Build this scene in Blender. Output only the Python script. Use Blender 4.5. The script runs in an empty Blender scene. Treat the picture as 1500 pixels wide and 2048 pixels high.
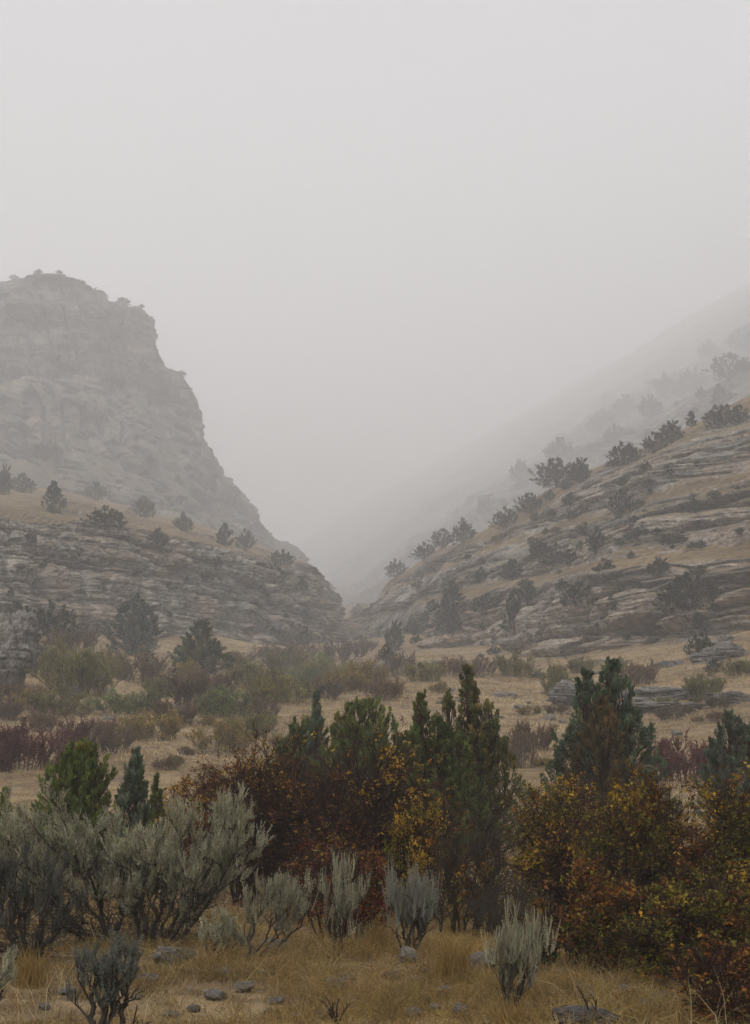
import bpy, math, random
import numpy as np
from mathutils import Vector
from mathutils.bvhtree import BVHTree

# ------------------------------------------------------------------ camera, sky, sun, exposure
SC = bpy.context.scene
COL = SC.collection
F = 2813.0                       # focal length in pixels of the 1500x2048 frame
HORIZON = 1560.0
PITCH = math.atan((HORIZON - 1024.0) / F)
CAM = np.array([0.0, 0.0, 1.6])
cam = bpy.data.cameras.new('camera')
cam.sensor_fit = 'VERTICAL'; cam.sensor_height = 24.0
cam.lens = 12.0 * F / 1024.0
cam.clip_start = 0.1; cam.clip_end = 9000
cam_o = bpy.data.objects.new('camera', cam); COL.objects.link(cam_o)
cam_o.location = CAM; cam_o.rotation_euler = (math.radians(90) + PITCH, 0, 0)
SC.camera = cam_o

SUN_EL, SUN_AZ = math.radians(55), math.radians(-150)      # azimuth from +Y towards +X
world = bpy.data.worlds.new('World'); SC.world = world
world.use_nodes = True
wn = world.node_tree; wn.nodes.clear()
w_out = wn.nodes.new('ShaderNodeOutputWorld'); w_bg = wn.nodes.new('ShaderNodeBackground')
w_sky = wn.nodes.new('ShaderNodeTexSky'); w_sky.sky_type = 'NISHITA'; w_sky.sun_disc = False
w_sky.sun_elevation = SUN_EL; w_sky.sun_rotation = SUN_AZ
w_sky.air_density = 1.0; w_sky.dust_density = 2.0; w_sky.ozone_density = 1.0
w_hs = wn.nodes.new('ShaderNodeHueSaturation'); w_hs.inputs['Saturation'].default_value = 0.14
w_bg.inputs['Strength'].default_value = 0.115
wn.links.new(w_sky.outputs[0], w_hs.inputs['Color']); wn.links.new(w_hs.outputs[0], w_bg.inputs['Color'])
wn.links.new(w_bg.outputs[0], w_out.inputs['Surface'])

sun = bpy.data.lights.new('sun', 'SUN'); sun.energy = 1.5; sun.angle = math.radians(45); sun.color = (1, .985, .965)
sun_o = bpy.data.objects.new('sun', sun); COL.objects.link(sun_o)
sd = Vector((math.cos(SUN_EL) * math.sin(SUN_AZ), math.cos(SUN_EL) * math.cos(SUN_AZ), math.sin(SUN_EL)))
sun_o.rotation_euler = sd.to_track_quat('Z', 'Y').to_euler()
sun_o.location = (0, 0, 60)

SC.view_settings.view_transform = 'Standard'; SC.view_settings.look = 'None'
SC.view_settings.exposure = 0.97; SC.view_settings.gamma = 1.0
SC.render.engine = 'CYCLES'
cy = SC.cycles
cy.use_denoising = True
try: cy.denoiser = 'OPENIMAGEDENOISE'; cy.denoising_input_passes = 'RGB_ALBEDO_NORMAL'
except Exception: pass
cy.max_bounces = 14; cy.diffuse_bounces = 3; cy.glossy_bounces = 1; cy.transmission_bounces = 2
cy.volume_bounces = 12; cy.caustics_reflective = False; cy.caustics_refractive = False
FOG_DENSITY = 0.00145

# ------------------------------------------------------------------ maths helpers
cp, sp = math.cos(PITCH), math.sin(PITCH)
def ray(px, py):
    a = (px - 750.0) / F; b = (1024.0 - py) / F
    return np.array([a, cp - b * sp, sp + b * cp])
def P(px, py, Y):
    d = ray(px, py); return CAM + d * (Y / d[1])

def _h(ix, iy, iz, seed):
    h = (ix.astype(np.int64) * 374761393 + iy.astype(np.int64) * 668265263 + iz.astype(np.int64) * 2147483647 + seed * 1274126177) & 0xffffffff
    h = ((h ^ (h >> 13)) * 1274126177) & 0xffffffff
    h = ((h ^ (h >> 16)) * 2246822519) & 0xffffffff
    return ((h ^ (h >> 15)) & 0xffffff) / float(0xffffff)
def vnoise(x, y, z, seed=0):
    x, y, z = np.broadcast_arrays(np.asarray(x, float), np.asarray(y, float), np.asarray(z, float))
    xi, yi, zi = np.floor(x), np.floor(y), np.floor(z)
    fx, fy, fz = x - xi, y - yi, z - zi
    fx, fy, fz = [f * f * f * (f * (f * 6 - 15) + 10) for f in (fx, fy, fz)]
    r = 0
    for dx in (0, 1):
        for dy in (0, 1):
            for dz in (0, 1):
                r = r + _h(xi + dx, yi + dy, zi + dz, seed) * (fx if dx else 1 - fx) * (fy if dy else 1 - fy) * (fz if dz else 1 - fz)
    return r * 2 - 1
def fbm(x, y, z, oct=4, seed=0, gain=.5):
    a, s, r = 1.0, 0, 0
    for o in range(oct):
        r = r + a * vnoise(x * 2 ** o + 17.3 * o, y * 2 ** o - 9.1 * o, z * 2 ** o + 3.7 * o, seed + o); s += a; a *= gain
    return r / s
def sstep(x, a, b):
    t = np.clip((x - a) / (b - a), 0, 1); return t * t * (3 - 2 * t)
def nrm(v):
    return v / np.maximum(np.linalg.norm(v, axis=-1, keepdims=True), 1e-9)

# ------------------------------------------------------------------ object helpers
def quads_mesh(name, V, Q, col=None, attrs=None, smooth=False):
    V = np.asarray(V, np.float32); Q = np.asarray(Q, np.int32)
    me = bpy.data.meshes.new(name)
    me.vertices.add(len(V)); me.vertices.foreach_set('co', V.ravel())
    me.loops.add(Q.size); me.loops.foreach_set('vertex_index', Q.ravel())
    me.polygons.add(len(Q))
    me.polygons.foreach_set('loop_start', np.arange(0, Q.size, 4, dtype=np.int32))
    me.polygons.foreach_set('loop_total', np.full(len(Q), 4, np.int32))
    me.update(calc_edges=True)
    if smooth: me.polygons.foreach_set('use_smooth', np.ones(len(Q), bool))
    if col is not None:
        c = me.attributes.new('col', 'FLOAT_COLOR', 'POINT')
        c4 = np.ones((len(V), 4), np.float32); c4[:, :3] = col
        c.data.foreach_set('color', c4.ravel())
    for k, v in (attrs or {}).items():
        a = me.attributes.new(k, 'FLOAT', 'POINT'); a.data.foreach_set('value', np.asarray(v, np.float32).ravel())
    return me
def link(name, me, mat=None, parent=None, loc=None):
    o = bpy.data.objects.new(name, me); COL.objects.link(o)
    if mat and me and not me.materials: me.materials.append(mat)
    if parent: o.parent = parent
    if loc is not None: o.location = loc
    return o
def tag(o, label=None, cat=None, group=None, kind=None):
    for k, v in (('label', label), ('category', cat), ('group', group), ('kind', kind)):
        if v: o[k] = v
    return o
def copy_tree(o, parent=None):
    c = o.copy(); COL.objects.link(c); c.parent = parent
    for ch in [x for x in bpy.data.objects if x.parent == o]: copy_tree(ch, c)
    return c

# ------------------------------------------------------------------ materials
def new_mat(name):
    m = bpy.data.materials.new(name); m.use_nodes = True
    nt = m.node_tree; b = nt.nodes['Principled BSDF']
    return m, nt, b
def N(nt, kind, **kw):
    n = nt.nodes.new(kind)
    for k, v in kw.items():
        if k in n.inputs: n.inputs[k].default_value = v
        else: setattr(n, k, v)
    return n
def ramp(nt, src, stops):
    r = nt.nodes.new('ShaderNodeValToRGB'); nt.links.new(src, r.inputs[0])
    e = r.color_ramp.elements
    while len(e) < len(stops): e.new(.5)
    for k, (p, c) in zip(e, stops):
        k.position = p; k.color = (c if len(c) == 4 else (*c, 1)) if not isinstance(c, float) else (c, c, c, 1)
    return r
def mixc(nt, fac, a, b, mode='MIX'):
    m = nt.nodes.new('ShaderNodeMix'); m.data_type = 'RGBA'; m.blend_type = mode
    for sock, v in ((m.inputs['Factor'], fac), (m.inputs[6], a), (m.inputs[7], b)):
        if hasattr(v, 'is_output') : nt.links.new(v, sock)
        else: sock.default_value = v if not isinstance(v, tuple) or len(v) == 4 else (*v, 1)
    return m.outputs[2]
def math_n(nt, op, a, b=None, clamp=False):
    m = nt.nodes.new('ShaderNodeMath'); m.operation = op; m.use_clamp = clamp
    for s, v in ((m.inputs[0], a), (m.inputs[1], b)):
        if v is None: continue
        if hasattr(v, 'is_output'): nt.links.new(v, s)
        else: s.default_value = v
    return m.outputs[0]
def noise_at(nt, co, scale, detail=5, rough=.6, vec=(1, 1, 1)):
    mp = N(nt, 'ShaderNodeMapping'); mp.inputs['Scale'].default_value = vec
    nt.links.new(co, mp.inputs['Vector'])
    n = N(nt, 'ShaderNodeTexNoise', Scale=scale, Detail=detail, Roughness=rough)
    nt.links.new(mp.outputs[0], n.inputs['Vector'])
    return n.outputs['Fac']

def leaf_material(name, transl=.25, rough=.75):
    m, nt, b = new_mat(name)
    at = N(nt, 'ShaderNodeAttribute', attribute_name='col')
    oi = N(nt, 'ShaderNodeObjectInfo')
    mr = N(nt, 'ShaderNodeMapRange'); nt.links.new(oi.outputs['Random'], mr.inputs[0])
    mr.inputs[3].default_value = .85; mr.inputs[4].default_value = 1.15
    hs = N(nt, 'ShaderNodeHueSaturation'); nt.links.new(at.outputs['Color'], hs.inputs['Color']); nt.links.new(mr.outputs[0], hs.inputs['Value'])
    nt.links.new(hs.outputs[0], b.inputs['Base Color']); b.inputs['Roughness'].default_value = rough
    b.inputs['Specular IOR Level'].default_value = .15
    if transl > 0:
        t = N(nt, 'ShaderNodeBsdfTranslucent'); nt.links.new(hs.outputs[0], t.inputs['Color'])
        mx = N(nt, 'ShaderNodeMixShader'); mx.inputs[0].default_value = transl
        nt.links.new(b.outputs[0], mx.inputs[1]); nt.links.new(t.outputs[0], mx.inputs[2])
        nt.links.new(mx.outputs[0], nt.nodes['Material Output'].inputs['Surface'])
    return m
LEAF = leaf_material('leaf', .3); NEEDLE = leaf_material('needle', .15); GRASSM = leaf_material('grass_blade', .3)
TWIG = leaf_material('twig', 0, .9)

def bark_material(name, c1, c2):
    m, nt, b = new_mat(name)
    tc = N(nt, 'ShaderNodeTexCoord')
    n = noise_at(nt, tc.outputs['Object'], 18, 5, .65, (1, 1, .25))
    nt.links.new(ramp(nt, n, [(.35, c1), (.65, c2)]).outputs[0], b.inputs['Base Color'])
    b.inputs['Roughness'].default_value = .9; b.inputs['Specular IOR Level'].default_value = .1
    bp = N(nt, 'ShaderNodeBump', Strength=.6, Distance=.02); nt.links.new(n, bp.inputs['Height']); nt.links.new(bp.outputs[0], b.inputs['Normal'])
    return m
BARK_SAGE = bark_material('sage_bark', (.022, .018, .014), (.075, .062, .05))
BARK_JUN = bark_material('juniper_bark', (.03, .02, .014), (.09, .06, .042))
BARK_RED = bark_material('shrub_bark', (.022, .012, .010), (.06, .034, .026))

def terrain_material(name, ground_only=False, dark_tone=0.0):
    """dry grass slopes and bedded limestone; rock share comes from the mesh's 'rock' attribute and from the steepness"""
    m, nt, b = new_mat(name)
    geo = N(nt, 'ShaderNodeNewGeometry'); pos = geo.outputs['Position']
    # --- dry grass and soil
    g1 = noise_at(nt, pos, .09, 6, .62); g2 = noise_at(nt, pos, 1.3, 6, .7)
    gr = ramp(nt, g1, [(.3, (.17, .12, .06)), (.5, (.28, .205, .115)), (.7, (.40, .305, .185))]).outputs[0]
    gs = ramp(nt, g2, [(.35, (.42, .38, .33)), (.55, (.95, .93, .9)), (.75, (1.1, 1.08, 1.0))]).outputs[0]
    grass = mixc(nt, 1.0, gr, gs, 'MULTIPLY')
    g3 = noise_at(nt, pos, .35 if not ground_only else .55, 6, .75)
    grass = mixc(nt, ramp(nt, g3, [(.52, 0.0), (.68, .75)]).outputs[0], grass, (.075, .058, .044))
    if ground_only:
        st = N(nt, 'ShaderNodeTexVoronoi', Scale=5.5); nt.links.new(pos, st.inputs['Vector'])
        sm = math_n(nt, 'MULTIPLY', ramp(nt, st.outputs['Distance'], [(.16, 1.0), (.24, 0.0)]).outputs[0], ramp(nt, noise_at(nt, pos, .6, 4), [(.5, 0.0), (.6, 1.0)]).outputs[0])
        grass = mixc(nt, sm, grass, (.24, .225, .21))
        nt.links.new(grass, b.inputs['Base Color'])
        hgt = math_n(nt, 'ADD', g2, sm)
        bp = N(nt, 'ShaderNodeBump', Strength=.7, Distance=.08); nt.links.new(hgt, bp.inputs['Height'])
    else:
        # --- bedded rock
        r1 = noise_at(nt, pos, .07, 7, .62)                              # broad stains
        r2 = noise_at(nt, pos, .4, 7, .74, (1, 1, 1.7))                     # beds
        r3 = noise_at(nt, pos, 1.3, 6, .75, (1, 1, 1.6))                   # lichen and chips
        r4 = noise_at(nt, pos, .35, 5, .7, (1.6, 1.6, .22))               # vertical streaks
        rc = ramp(nt, r2, [(.32, (.10, .10, .096)), (.44, (.31, .305, .29)), (.56, (.42, .405, .375)), (.68, (.55, .53, .49))]).outputs[0]
        pink = mixc(nt, ramp(nt, r1, [(.46, 0.0), (.62, .75)]).outputs[0], rc, (.37, .27, .20))
        at2 = N(nt, 'ShaderNodeAttribute', attribute_name='warm')
        pink = mixc(nt, math_n(nt, 'MULTIPLY', at2.outputs['Fac'], .55), pink, (.40, .30, .225))
        st = mixc(nt, ramp(nt, r4, [(.5, 0.0), (.68, .4)]).outputs[0], pink, (.085, .088, .085))
        li = mixc(nt, 1.0, st, ramp(nt, r3, [(.32, (.3, .3, .3)), (.5, (.95, .95, .95)), (.68, (1.6, 1.58, 1.52))]).outputs[0], 'MULTIPLY')
        bd = N(nt, 'ShaderNodeAttribute', attribute_name='bed')
        rock = mixc(nt, 1.0, li, ramp(nt, bd.outputs['Fac'], [(0.2, (.66, .67, .67)), (.8, (1.5, 1.47, 1.42))]).outputs[0], 'MULTIPLY')
        # --- where rock, where grass
        at = N(nt, 'ShaderNodeAttribute', attribute_name='rock')
        sx = N(nt, 'ShaderNodeSeparateXYZ'); nt.links.new(geo.outputs['Normal'], sx.inputs[0])
        steep = ramp(nt, sx.outputs['Z'], [(.62, .28), (.86, -.0)]).outputs[0]
        k = math_n(nt, 'ADD', at.outputs['Fac'], steep)
        k = math_n(nt, 'ADD', k, math_n(nt, 'MULTIPLY', math_n(nt, 'SUBTRACT', noise_at(nt, pos, .3, 6, .7), .5), .9))
        fac = ramp(nt, k, [(.52, 0.0), (.64, 1.0)]).outputs[0]
        flat = ramp(nt, sx.outputs['Z'], [(.62, 0.0), (.9, .9)]).outputs[0]
        fac = math_n(nt, 'MULTIPLY', fac, math_n(nt, 'SUBTRACT', 1.0, flat), clamp=True)
        both = mixc(nt, fac, grass, rock)
        if dark_tone:                                            # brush on the far slope; tower rock toned darker in the same patches
            lm = ramp(nt, noise_at(nt, pos, .11, 7, .68), [(.40, dark_tone), (.62, dark_tone * .35)]).outputs[0]
            both = mixc(nt, lm, both, (.085, .082, .062))
        nt.links.new(both, b.inputs['Base Color'])
        hgt = math_n(nt, 'ADD', math_n(nt, 'MULTIPLY', r2, 1.5), r3)
        bp = N(nt, 'ShaderNodeBump', Strength=.8, Distance=.7); nt.links.new(hgt, bp.inputs['Height'])
    nt.links.new(bp.outputs[0], b.inputs['Normal'])
    b.inputs['Roughness'].default_value = .92; b.inputs['Specular IOR Level'].default_value = .12
    return m
ROCKY = terrain_material('bedded_rock'); ROCKY_HIGH = terrain_material('dark_rock', dark_tone=.95); ROCKY_FAR = terrain_material('brushy_slope', dark_tone=.95); SOIL = terrain_material('dry_ground', True)

# ------------------------------------------------------------------ the ground
_ty = np.arange(-600, 4200, 2.0)
_tz = np.interp(_ty, [-600, 0, 26, 36, 46, 65, 80, 100, 130, 190, 320, 600, 1200, 4200], [0, 0, 0, .6, 1.5, 3.7, 5.7, 8.2, 12.0, 19.5, 36, 75, 140, 250])
_tz = np.convolve(np.pad(_tz, 6, 'edge'), np.ones(13) / 13, 'valid')
def gz(x, y):
    x = np.asarray(x, float); y = np.asarray(y, float)
    z = np.interp(y, _ty, _tz)
    far_ = 1 - .8 * sstep(y, 170, 260)
    z = z + (.19 * np.maximum(0, x - 11) + .15 * np.maximum(0, -x - 16)) * sstep(y, 45, 100) * far_
    z = z - 1.6 * np.exp(-((x + .02 * y + 3 * vnoise(y * .03, 0 * y, 0, 44)) / 7) ** 2) * sstep(y, 60, 110) * (1 - sstep(y, 300, 420))
    z = z + .07 * fbm(x * .45, y * .45, 0 * x, 3, 5) * sstep(np.hypot(x, y), 3, 9)
    z = z + .22 * vnoise(x * .12, y * .12, 0, 9) * sstep(y, 12, 30)
    z = z + 1.5 * fbm(x * .05, y * .05, 0 * x, 3, 12) * sstep(y, 38, 80)
    return z
TERRAIN = []
def build_ground():
    ys = np.concatenate([np.linspace(-500, 0, 20)[:-1], np.linspace(0, 40, 260)[:-1], 40 * (3500 / 40) ** np.linspace(0, 1, 320)])
    s = np.linspace(-1, 1, 561); s = np.sign(s) * np.abs(s) ** 1.5
    YY, SS = np.meshgrid(ys, s, indexing='ij')
    XX = SS * (26 + np.maximum(YY, 0) * .95 + np.maximum(-YY, 0))
    ZZ = gz(XX, YY)
    n, mcol = XX.shape
    V = np.stack([XX, YY, ZZ], -1).reshape(-1, 3)
    i = np.arange(n * mcol).reshape(n, mcol)
    Q = np.stack([i[:-1, :-1], i[:-1, 1:], i[1:, 1:], i[1:, :-1]], -1).reshape(-1, 4)
    o = link('ground', quads_mesh('ground', V, Q, smooth=True), SOIL)
    tag(o, 'dry grassy valley floor rising towards the canyon', None, None, 'structure')
    TERRAIN.append((V, Q))
build_ground()

# ------------------------------------------------------------------ cliffs: lofted, then cut into beds and blocks
def catmull(A, n):
    """A (C,...) control points -> n samples, uniform Catmull-Rom along axis 0"""
    C = len(A); t = np.linspace(0, C - 1, n); i = np.minimum(t.astype(int), C - 2); f = (t - i)
    f = f.reshape(-1, *([1] * (A.ndim - 1)))
    p0, p1, p2, p3 = A[np.maximum(i - 1, 0)], A[i], A[i + 1], A[np.minimum(i + 2, C - 1)]
    return .5 * (2 * p1 + (p2 - p0) * f + (2 * p0 - 5 * p1 + 4 * p2 - p3) * f ** 2 + (3 * p1 - p0 - 3 * p2 + p3) * f ** 3)
def beds(z, a, x, y, th, seed, cot=0):
    rng = np.random.default_rng(seed)
    b = np.cumsum(th * rng.lognormal(0, .5, 900)) - 60; pr = rng.uniform(-1, 1, 901); off = rng.random(901); ln = rng.uniform(.9, 3.0, 901)
    zw = z + th * .7 * vnoise(x * .018, y * .018, 0, seed) + th * .14 * vnoise(x * .11, y * .11, z * .05, seed + 3)
    i = np.clip(np.searchsorted(b, zw) , 1, 899)
    t = (zw - b[i - 1]) / (b[i] - b[i - 1]); dz = np.minimum(t, 1 - t) * (b[i] - b[i - 1])
    L = th * ln[i]
    aa = a / L + off[i] * 7 + .35 * vnoise(x * .15, y * .15, z * .3, seed + 5)
    j = np.floor(aa); fa = aa - j; da = np.minimum(fa, 1 - fa) * L
    bo = _h(i, j, 0 * i, seed + 7) * 2 - 1
    groove = np.exp(-(dz / (.16 * th)) ** 2) + 1.2 * np.exp(-(da / (.15 * th)) ** 2) * (_h(i, j, 0 * i + 3, seed) > .25)
    proj = pr[i] * (.65 + .35 * vnoise(x * .03, y * .03, i * 1.7, seed + 11))
    saw = (t - .5) * (b[i] - b[i - 1]) * cot * (.5 + .7 * _h(i, j * 0, 0 * i + 9, seed))
    return .5 * proj + .75 * bo - .6 * np.minimum(groove, 1.5), saw, _h(i, 0 * i, 0 * i, seed + 19) * .55 + .45 * _h(i, j, 0 * i + 1, seed + 23)
def cliff(name, label, rows, rockrow, nv, nu, amp, seed, warm=.3, th=(3.6, 1.1), big=2.5, sc=.62, thin=1.0, mat=None):
    """rows: control rows of world points foot..top; rockrow: how rocky each row is; nv samples for each span"""
    R = np.array(rows)                                        # (R,C,3)
    U = np.stack([catmull(r, nu) for r in R])                  # (R,nu,3)
    parts, rk = [], []
    for k in range(len(U) - 1):
        t = np.linspace(0, 1, nv[k], endpoint=(k == len(U) - 2)).reshape(-1, 1, 1)
        parts.append(U[k] * (1 - t) + U[k + 1] * t)
        rk.append(rockrow[k] * (1 - t[:, :, 0]) + rockrow[k + 1] * t[:, :, 0] + np.zeros((1, nu)))
    G = np.concatenate(parts); RK = np.concatenate(rk)
    for _ in range(3):                                         # round the lips a little
        G[1:-1] = .25 * G[:-2] + .5 * G[1:-1] + .25 * G[2:]
    du = np.gradient(G, axis=1); dv = np.gradient(G, axis=0)
    n = nrm(np.cross(du, dv))
    c = nrm(np.array([0, 0, 1.6]) - G.reshape(-1, 3)).reshape(G.shape)
    if np.median((n * c).sum(-1)) < 0: n = -n
    cot = np.clip(n[..., 2] / np.maximum(np.hypot(n[..., 0], n[..., 1]), .05), 0, 3)
    n[..., 2] = 0; n = nrm(n); n = nrm(n * .85 + .15 * np.array([0, -1, 0]))
    x, y, z = G[..., 0], G[..., 1], G[..., 2]
    X, Y, Z = x / sc, y / sc, z / sc
    a = x + .75 * y + 2 * sc * vnoise(X * .04, Y * .04, Z * .02, seed + 2)
    RKn = np.clip(RK + .35 * fbm(X * .04, Y * .04, Z * .04, 3, seed + 31), 0, 1)
    w = sstep(RKn, .25, .75)
    d1, s1, b1 = beds(z, a, x, y, th[0], seed, cot); d2, s2, b2 = beds(z, a, x, y, th[1], seed + 50, cot)
    d3, s3, b3 = beds(z, a, x, y, th[1] * .35, seed + 90, cot)
    pw = .6 + .5 * vnoise(X * .05, Y * .05, Z * .1, seed + 17)
    d = amp * w * (1.0 * d1 + thin * (.45 * d2 + .15 * d3)) + w * (.85 * s1 * pw + .4 * thin * s2) + (amp * .5 * w + .15 * sc) * fbm(X * .22, Y * .22, Z * .22, 5, seed + 41, .55)
    cr = a / (6 * sc) + .5 * vnoise(X * .05, Y * .05, Z * .06, seed + 91); fc = np.abs(cr - np.round(cr)) * 6 * sc          # tall joints through many beds
    d = d - amp * 1.1 * w * np.exp(-(fc / (.55 * sc)) ** 2) * sstep(vnoise(X * .06, Y * .06, Z * .05, seed + 93), -.2, .4)
    d = d + big * fbm(X * .03, Y * .03, Z * .012, 3, seed + 61)
    G = G + n * d[..., None]
    G[..., 2] += .4 * sc * (1 - w) * fbm(X * .1, Y * .1, 0 * x, 3, seed + 71)
    m, k = G.shape[:2]
    V = G.reshape(-1, 3); i = np.arange(m * k).reshape(m, k)
    Q = np.stack([i[:-1, :-1], i[:-1, 1:], i[1:, 1:], i[1:, :-1]], -1).reshape(-1, 4)
    nz = np.cross(V[Q[len(Q) // 2]][1] - V[Q[len(Q) // 2]][0], V[Q[len(Q) // 2]][2] - V[Q[len(Q) // 2]][0])
    if nz @ (CAM - V[Q[len(Q) // 2]][0]) < 0: Q = Q[:, ::-1]
    wm = np.clip(warm + .5 * fbm(x * .025, y * .025, z * .05, 3, seed + 81), 0, 1)
    me = quads_mesh(name, V, Q, attrs={'rock': RK, 'bed': .5 * b1 + .5 * b2, 'warm': wm})
    o = link(name, me, mat or ROCKY); tag(o, label, None, None, 'structure')
    TERRAIN.append((V, Q))
    return o
def prow(pts): return [P(*p) for p in pts]

# left band of ledges, its grassy bench above
Lx = [-520, -160, 60, 260, 430, 560, 645, 700, 716]
LY = [128, 137, 146, 163, 182, 206, 240, 300, 420]
foot = [1345, 1345, 1345, 1350, 1352, 1345, 1330, 1310, 1280]
m1 = [1180, 1190, 1195, 1205, 1218, 1230, 1245, 1265, 1255]
lipx = [-520, -160, 60, 260, 430, 560, 630, 660, 690]
lip = [990, 1015, 1038, 1062, 1100, 1134, 1154, 1210, 1240]
bench = [930, 955, 972, 1012, 1062, 1105, 1136, 1204, 1237]
rows = [prow(zip(Lx, foot, [v - 5 for v in LY])), prow(zip(Lx, m1, [v + 4 for v in LY])), prow(zip(lipx, [l + 14 for l in lip], [v + 14 for v in LY])),
        prow(zip(lipx, lip, [v + 19 for v in LY])), prow(zip(lipx, bench, [v + 268 - k * 16 for k, v in enumerate(LY)])), prow(zip(Lx, [b + 25 for b in bench], [v + 450 for v in LY]))]
cliff('cliff', 'low grey cliff of stacked horizontal ledges at the left of the canyon', rows, [1, 1, 1, .55, .1, .1], [190, 190, 30, 90, 16], 950, 1.7, 100, warm=.12, big=3.2, th=(3.4, .8))

# left tower
O = [(-800, 620), (-380, 578), (-150, 562), (0, 578), (60, 562), (135, 566), (200, 582), (217, 600), (246, 610), (300, 642), (306, 690), (317, 722), (365, 747), (384, 792), (400, 850), (430, 915), (470, 975), (512, 1040), (548, 1092), (604, 1132), (648, 1172)]
Ft = [(-800, 1010), (-380, 1010), (-150, 1005), (0, 1010), (60, 1015), (120, 1025), (170, 1040), (200, 1045), (235, 1052), (275, 1065), (310, 1072), (340, 1080), (375, 1090), (405, 1100), (435, 1110), (470, 1122), (505, 1132), (540, 1145), (575, 1155), (615, 1172), (650, 1190)]
OY = np.linspace(560, 640, len(O)); FY = np.linspace(400, 385, len(O))
def between(t, ty): return [P(f[0] + (o[0] - f[0]) * t, f[1] + (o[1] - f[1]) * t, fy + (oy - fy) * ty) for o, f, oy, fy in zip(O, Ft, OY, FY)]
rows = [between(0, 0), between(.28, .42), between(.5, .55), between(.58, .72), between(.85, .84), between(1, 1),
        [P(o[0] - 70, o[1] + 4, y + 160) for o, y in zip(O, OY)], [P(o[0] - 160, o[1] + 60, y + 400) for o, y in zip(O, OY)]]
cliff('cliff', 'tall pale rock tower fading into fog at the left', rows, [.55, .62, .75, .6, .9, .6, .3, .3], [130, 110, 50, 130, 80, 14, 8], 760, 5.5, 200, warm=.45, th=(18, 4.5), thin=.6, big=4.5, sc=1.7, mat=ROCKY_HIGH)

# right wall: three bands with benches between
Rx = [2300, 1800, 1500, 1350, 1200, 1085, 965, 865, 795, 745, 722]
RY = [92, 101, 111, 117, 126, 139, 161, 192, 230, 290, 410]
def rr(ys, add): return prow(zip(Rx, ys, [v + (a if not isinstance(add, list) else 0) for v, a in zip(RY, [add] * 11 if not isinstance(add, list) else add)]))
def lerp(a, b, t): return [p + (q - p) * t for p, q in zip(a, b)]
r0 = [1215, 1270, 1290, 1325, 1352, 1372, 1378, 1378, 1370, 1350, 1310]
r1 = [1010, 1085, 1130, 1150, 1165, 1188, 1212, 1235, 1255, 1275, 1250]
r3 = [790, 905, 990, 1022, 1062, 1096, 1140, 1176, 1214, 1250, 1240]
r5 = [520, 735, 868, 915, 965, 1030, 1088, 1126, 1182, 1235, 1232]
r6 = [420, 660, 796, 868, 935, 995, 1072, 1108, 1166, 1226, 1228]
rows = [rr(r0, -4), rr(lerp(r0, r1, .5), .5), rr(r1, 5), rr([v - 38 for v in r1], 24), rr(lerp([v - 38 for v in r1], r3, .5), 25), rr(r3, 30), rr([v - 34 for v in r3], 48),
        rr(lerp([v - 34 for v in r3], r5, .6), 54), rr(r5, 62), rr(r6, 105), rr([v + 30 for v in r6], 190)]
cliff('cliff', 'stepped grey and pink cliff with shrubby benches at the right of the canyon', rows, [1, 1, .75, .25, .8, .75, .25, .85, .7, .06, .1],
      [120, 110, 40, 55, 65, 40, 90, 70, 80, 16], 1300, 2.2, 300, warm=.45, big=4.5, th=(4.8, 1.4), thin=.6)

# far slopes that vanish in the fog
E = [(2500, 60), (2000, 310), (1700, 460), (1500, 570), (1400, 628), (1300, 686), (1200, 742), (1100, 800), (1000, 856), (900, 912), (800, 968), (700, 1026), (600, 1085), (480, 1150)]
EY = [1000, 1300, 1600, 1850, 1920, 2000, 2080, 2160, 2250, 2350, 2450, 2550, 2650, 2750]
EFt = [(2500, 500, 330), (2000, 700, 345), (1700, 790, 355), (1500, 860, 370), (1400, 905, 385), (1300, 945, 400), (1200, 990, 420), (1100, 1035, 450), (1000, 1095, 490), (900, 1145, 560), (810, 1195, 660), (745, 1235, 850), (690, 1242, 1100), (600, 1230, 1400)]
def er(t, ty): return [P(e[0], f[1] + (e[1] - f[1]) * t, f[2] + (y - f[2]) * ty) for e, f, y in zip(E, EFt, EY)]
rows = [er(0, 0), er(.25, .12), er(.45, .28), er(.7, .55), er(1, 1), er(.99, 1.2)]
cliff('hillside', 'far steep hillside dissolving into the fog at the right', rows, [.5, .6, .45, .6, .45, .3], [90, 80, 80, 60, 8], 620, 5.0, 400, warm=.3, th=(14, 5), big=22, sc=3, mat=ROCKY_FAR)
BVH = []
def make_bvh():
    for V, Q in TERRAIN: BVH.append(BVHTree.FromPolygons([tuple(v) for v in V.tolist()], Q.tolist()))
make_bvh()
def hit(px, py):
    """point of the terrain seen at a pixel of the 1500x2048 photograph"""
    d = Vector(ray(px, py)).normalized(); best = None
    for b in BVH:
        h = b.ray_cast(Vector(CAM), d)
        if h[0] is not None and (best is None or h[3] < best[1]): best = (h[0], h[3])
    return best[0] if best else None
def on_ground(px, Y):
    x = (px - 750) / F * Y / cp * (1.0)
    x = (px - 750) / F * (Y / (cp - 0 * sp))
    # refine: the pixel column bends slightly with the height of the point
    for _ in range(3):
        z = float(gz(x, Y)); t = Y * cp + (z - 1.6) * sp; x = (px - 750) / F * t
    return Vector((x, Y, float(gz(x, Y))))

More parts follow.
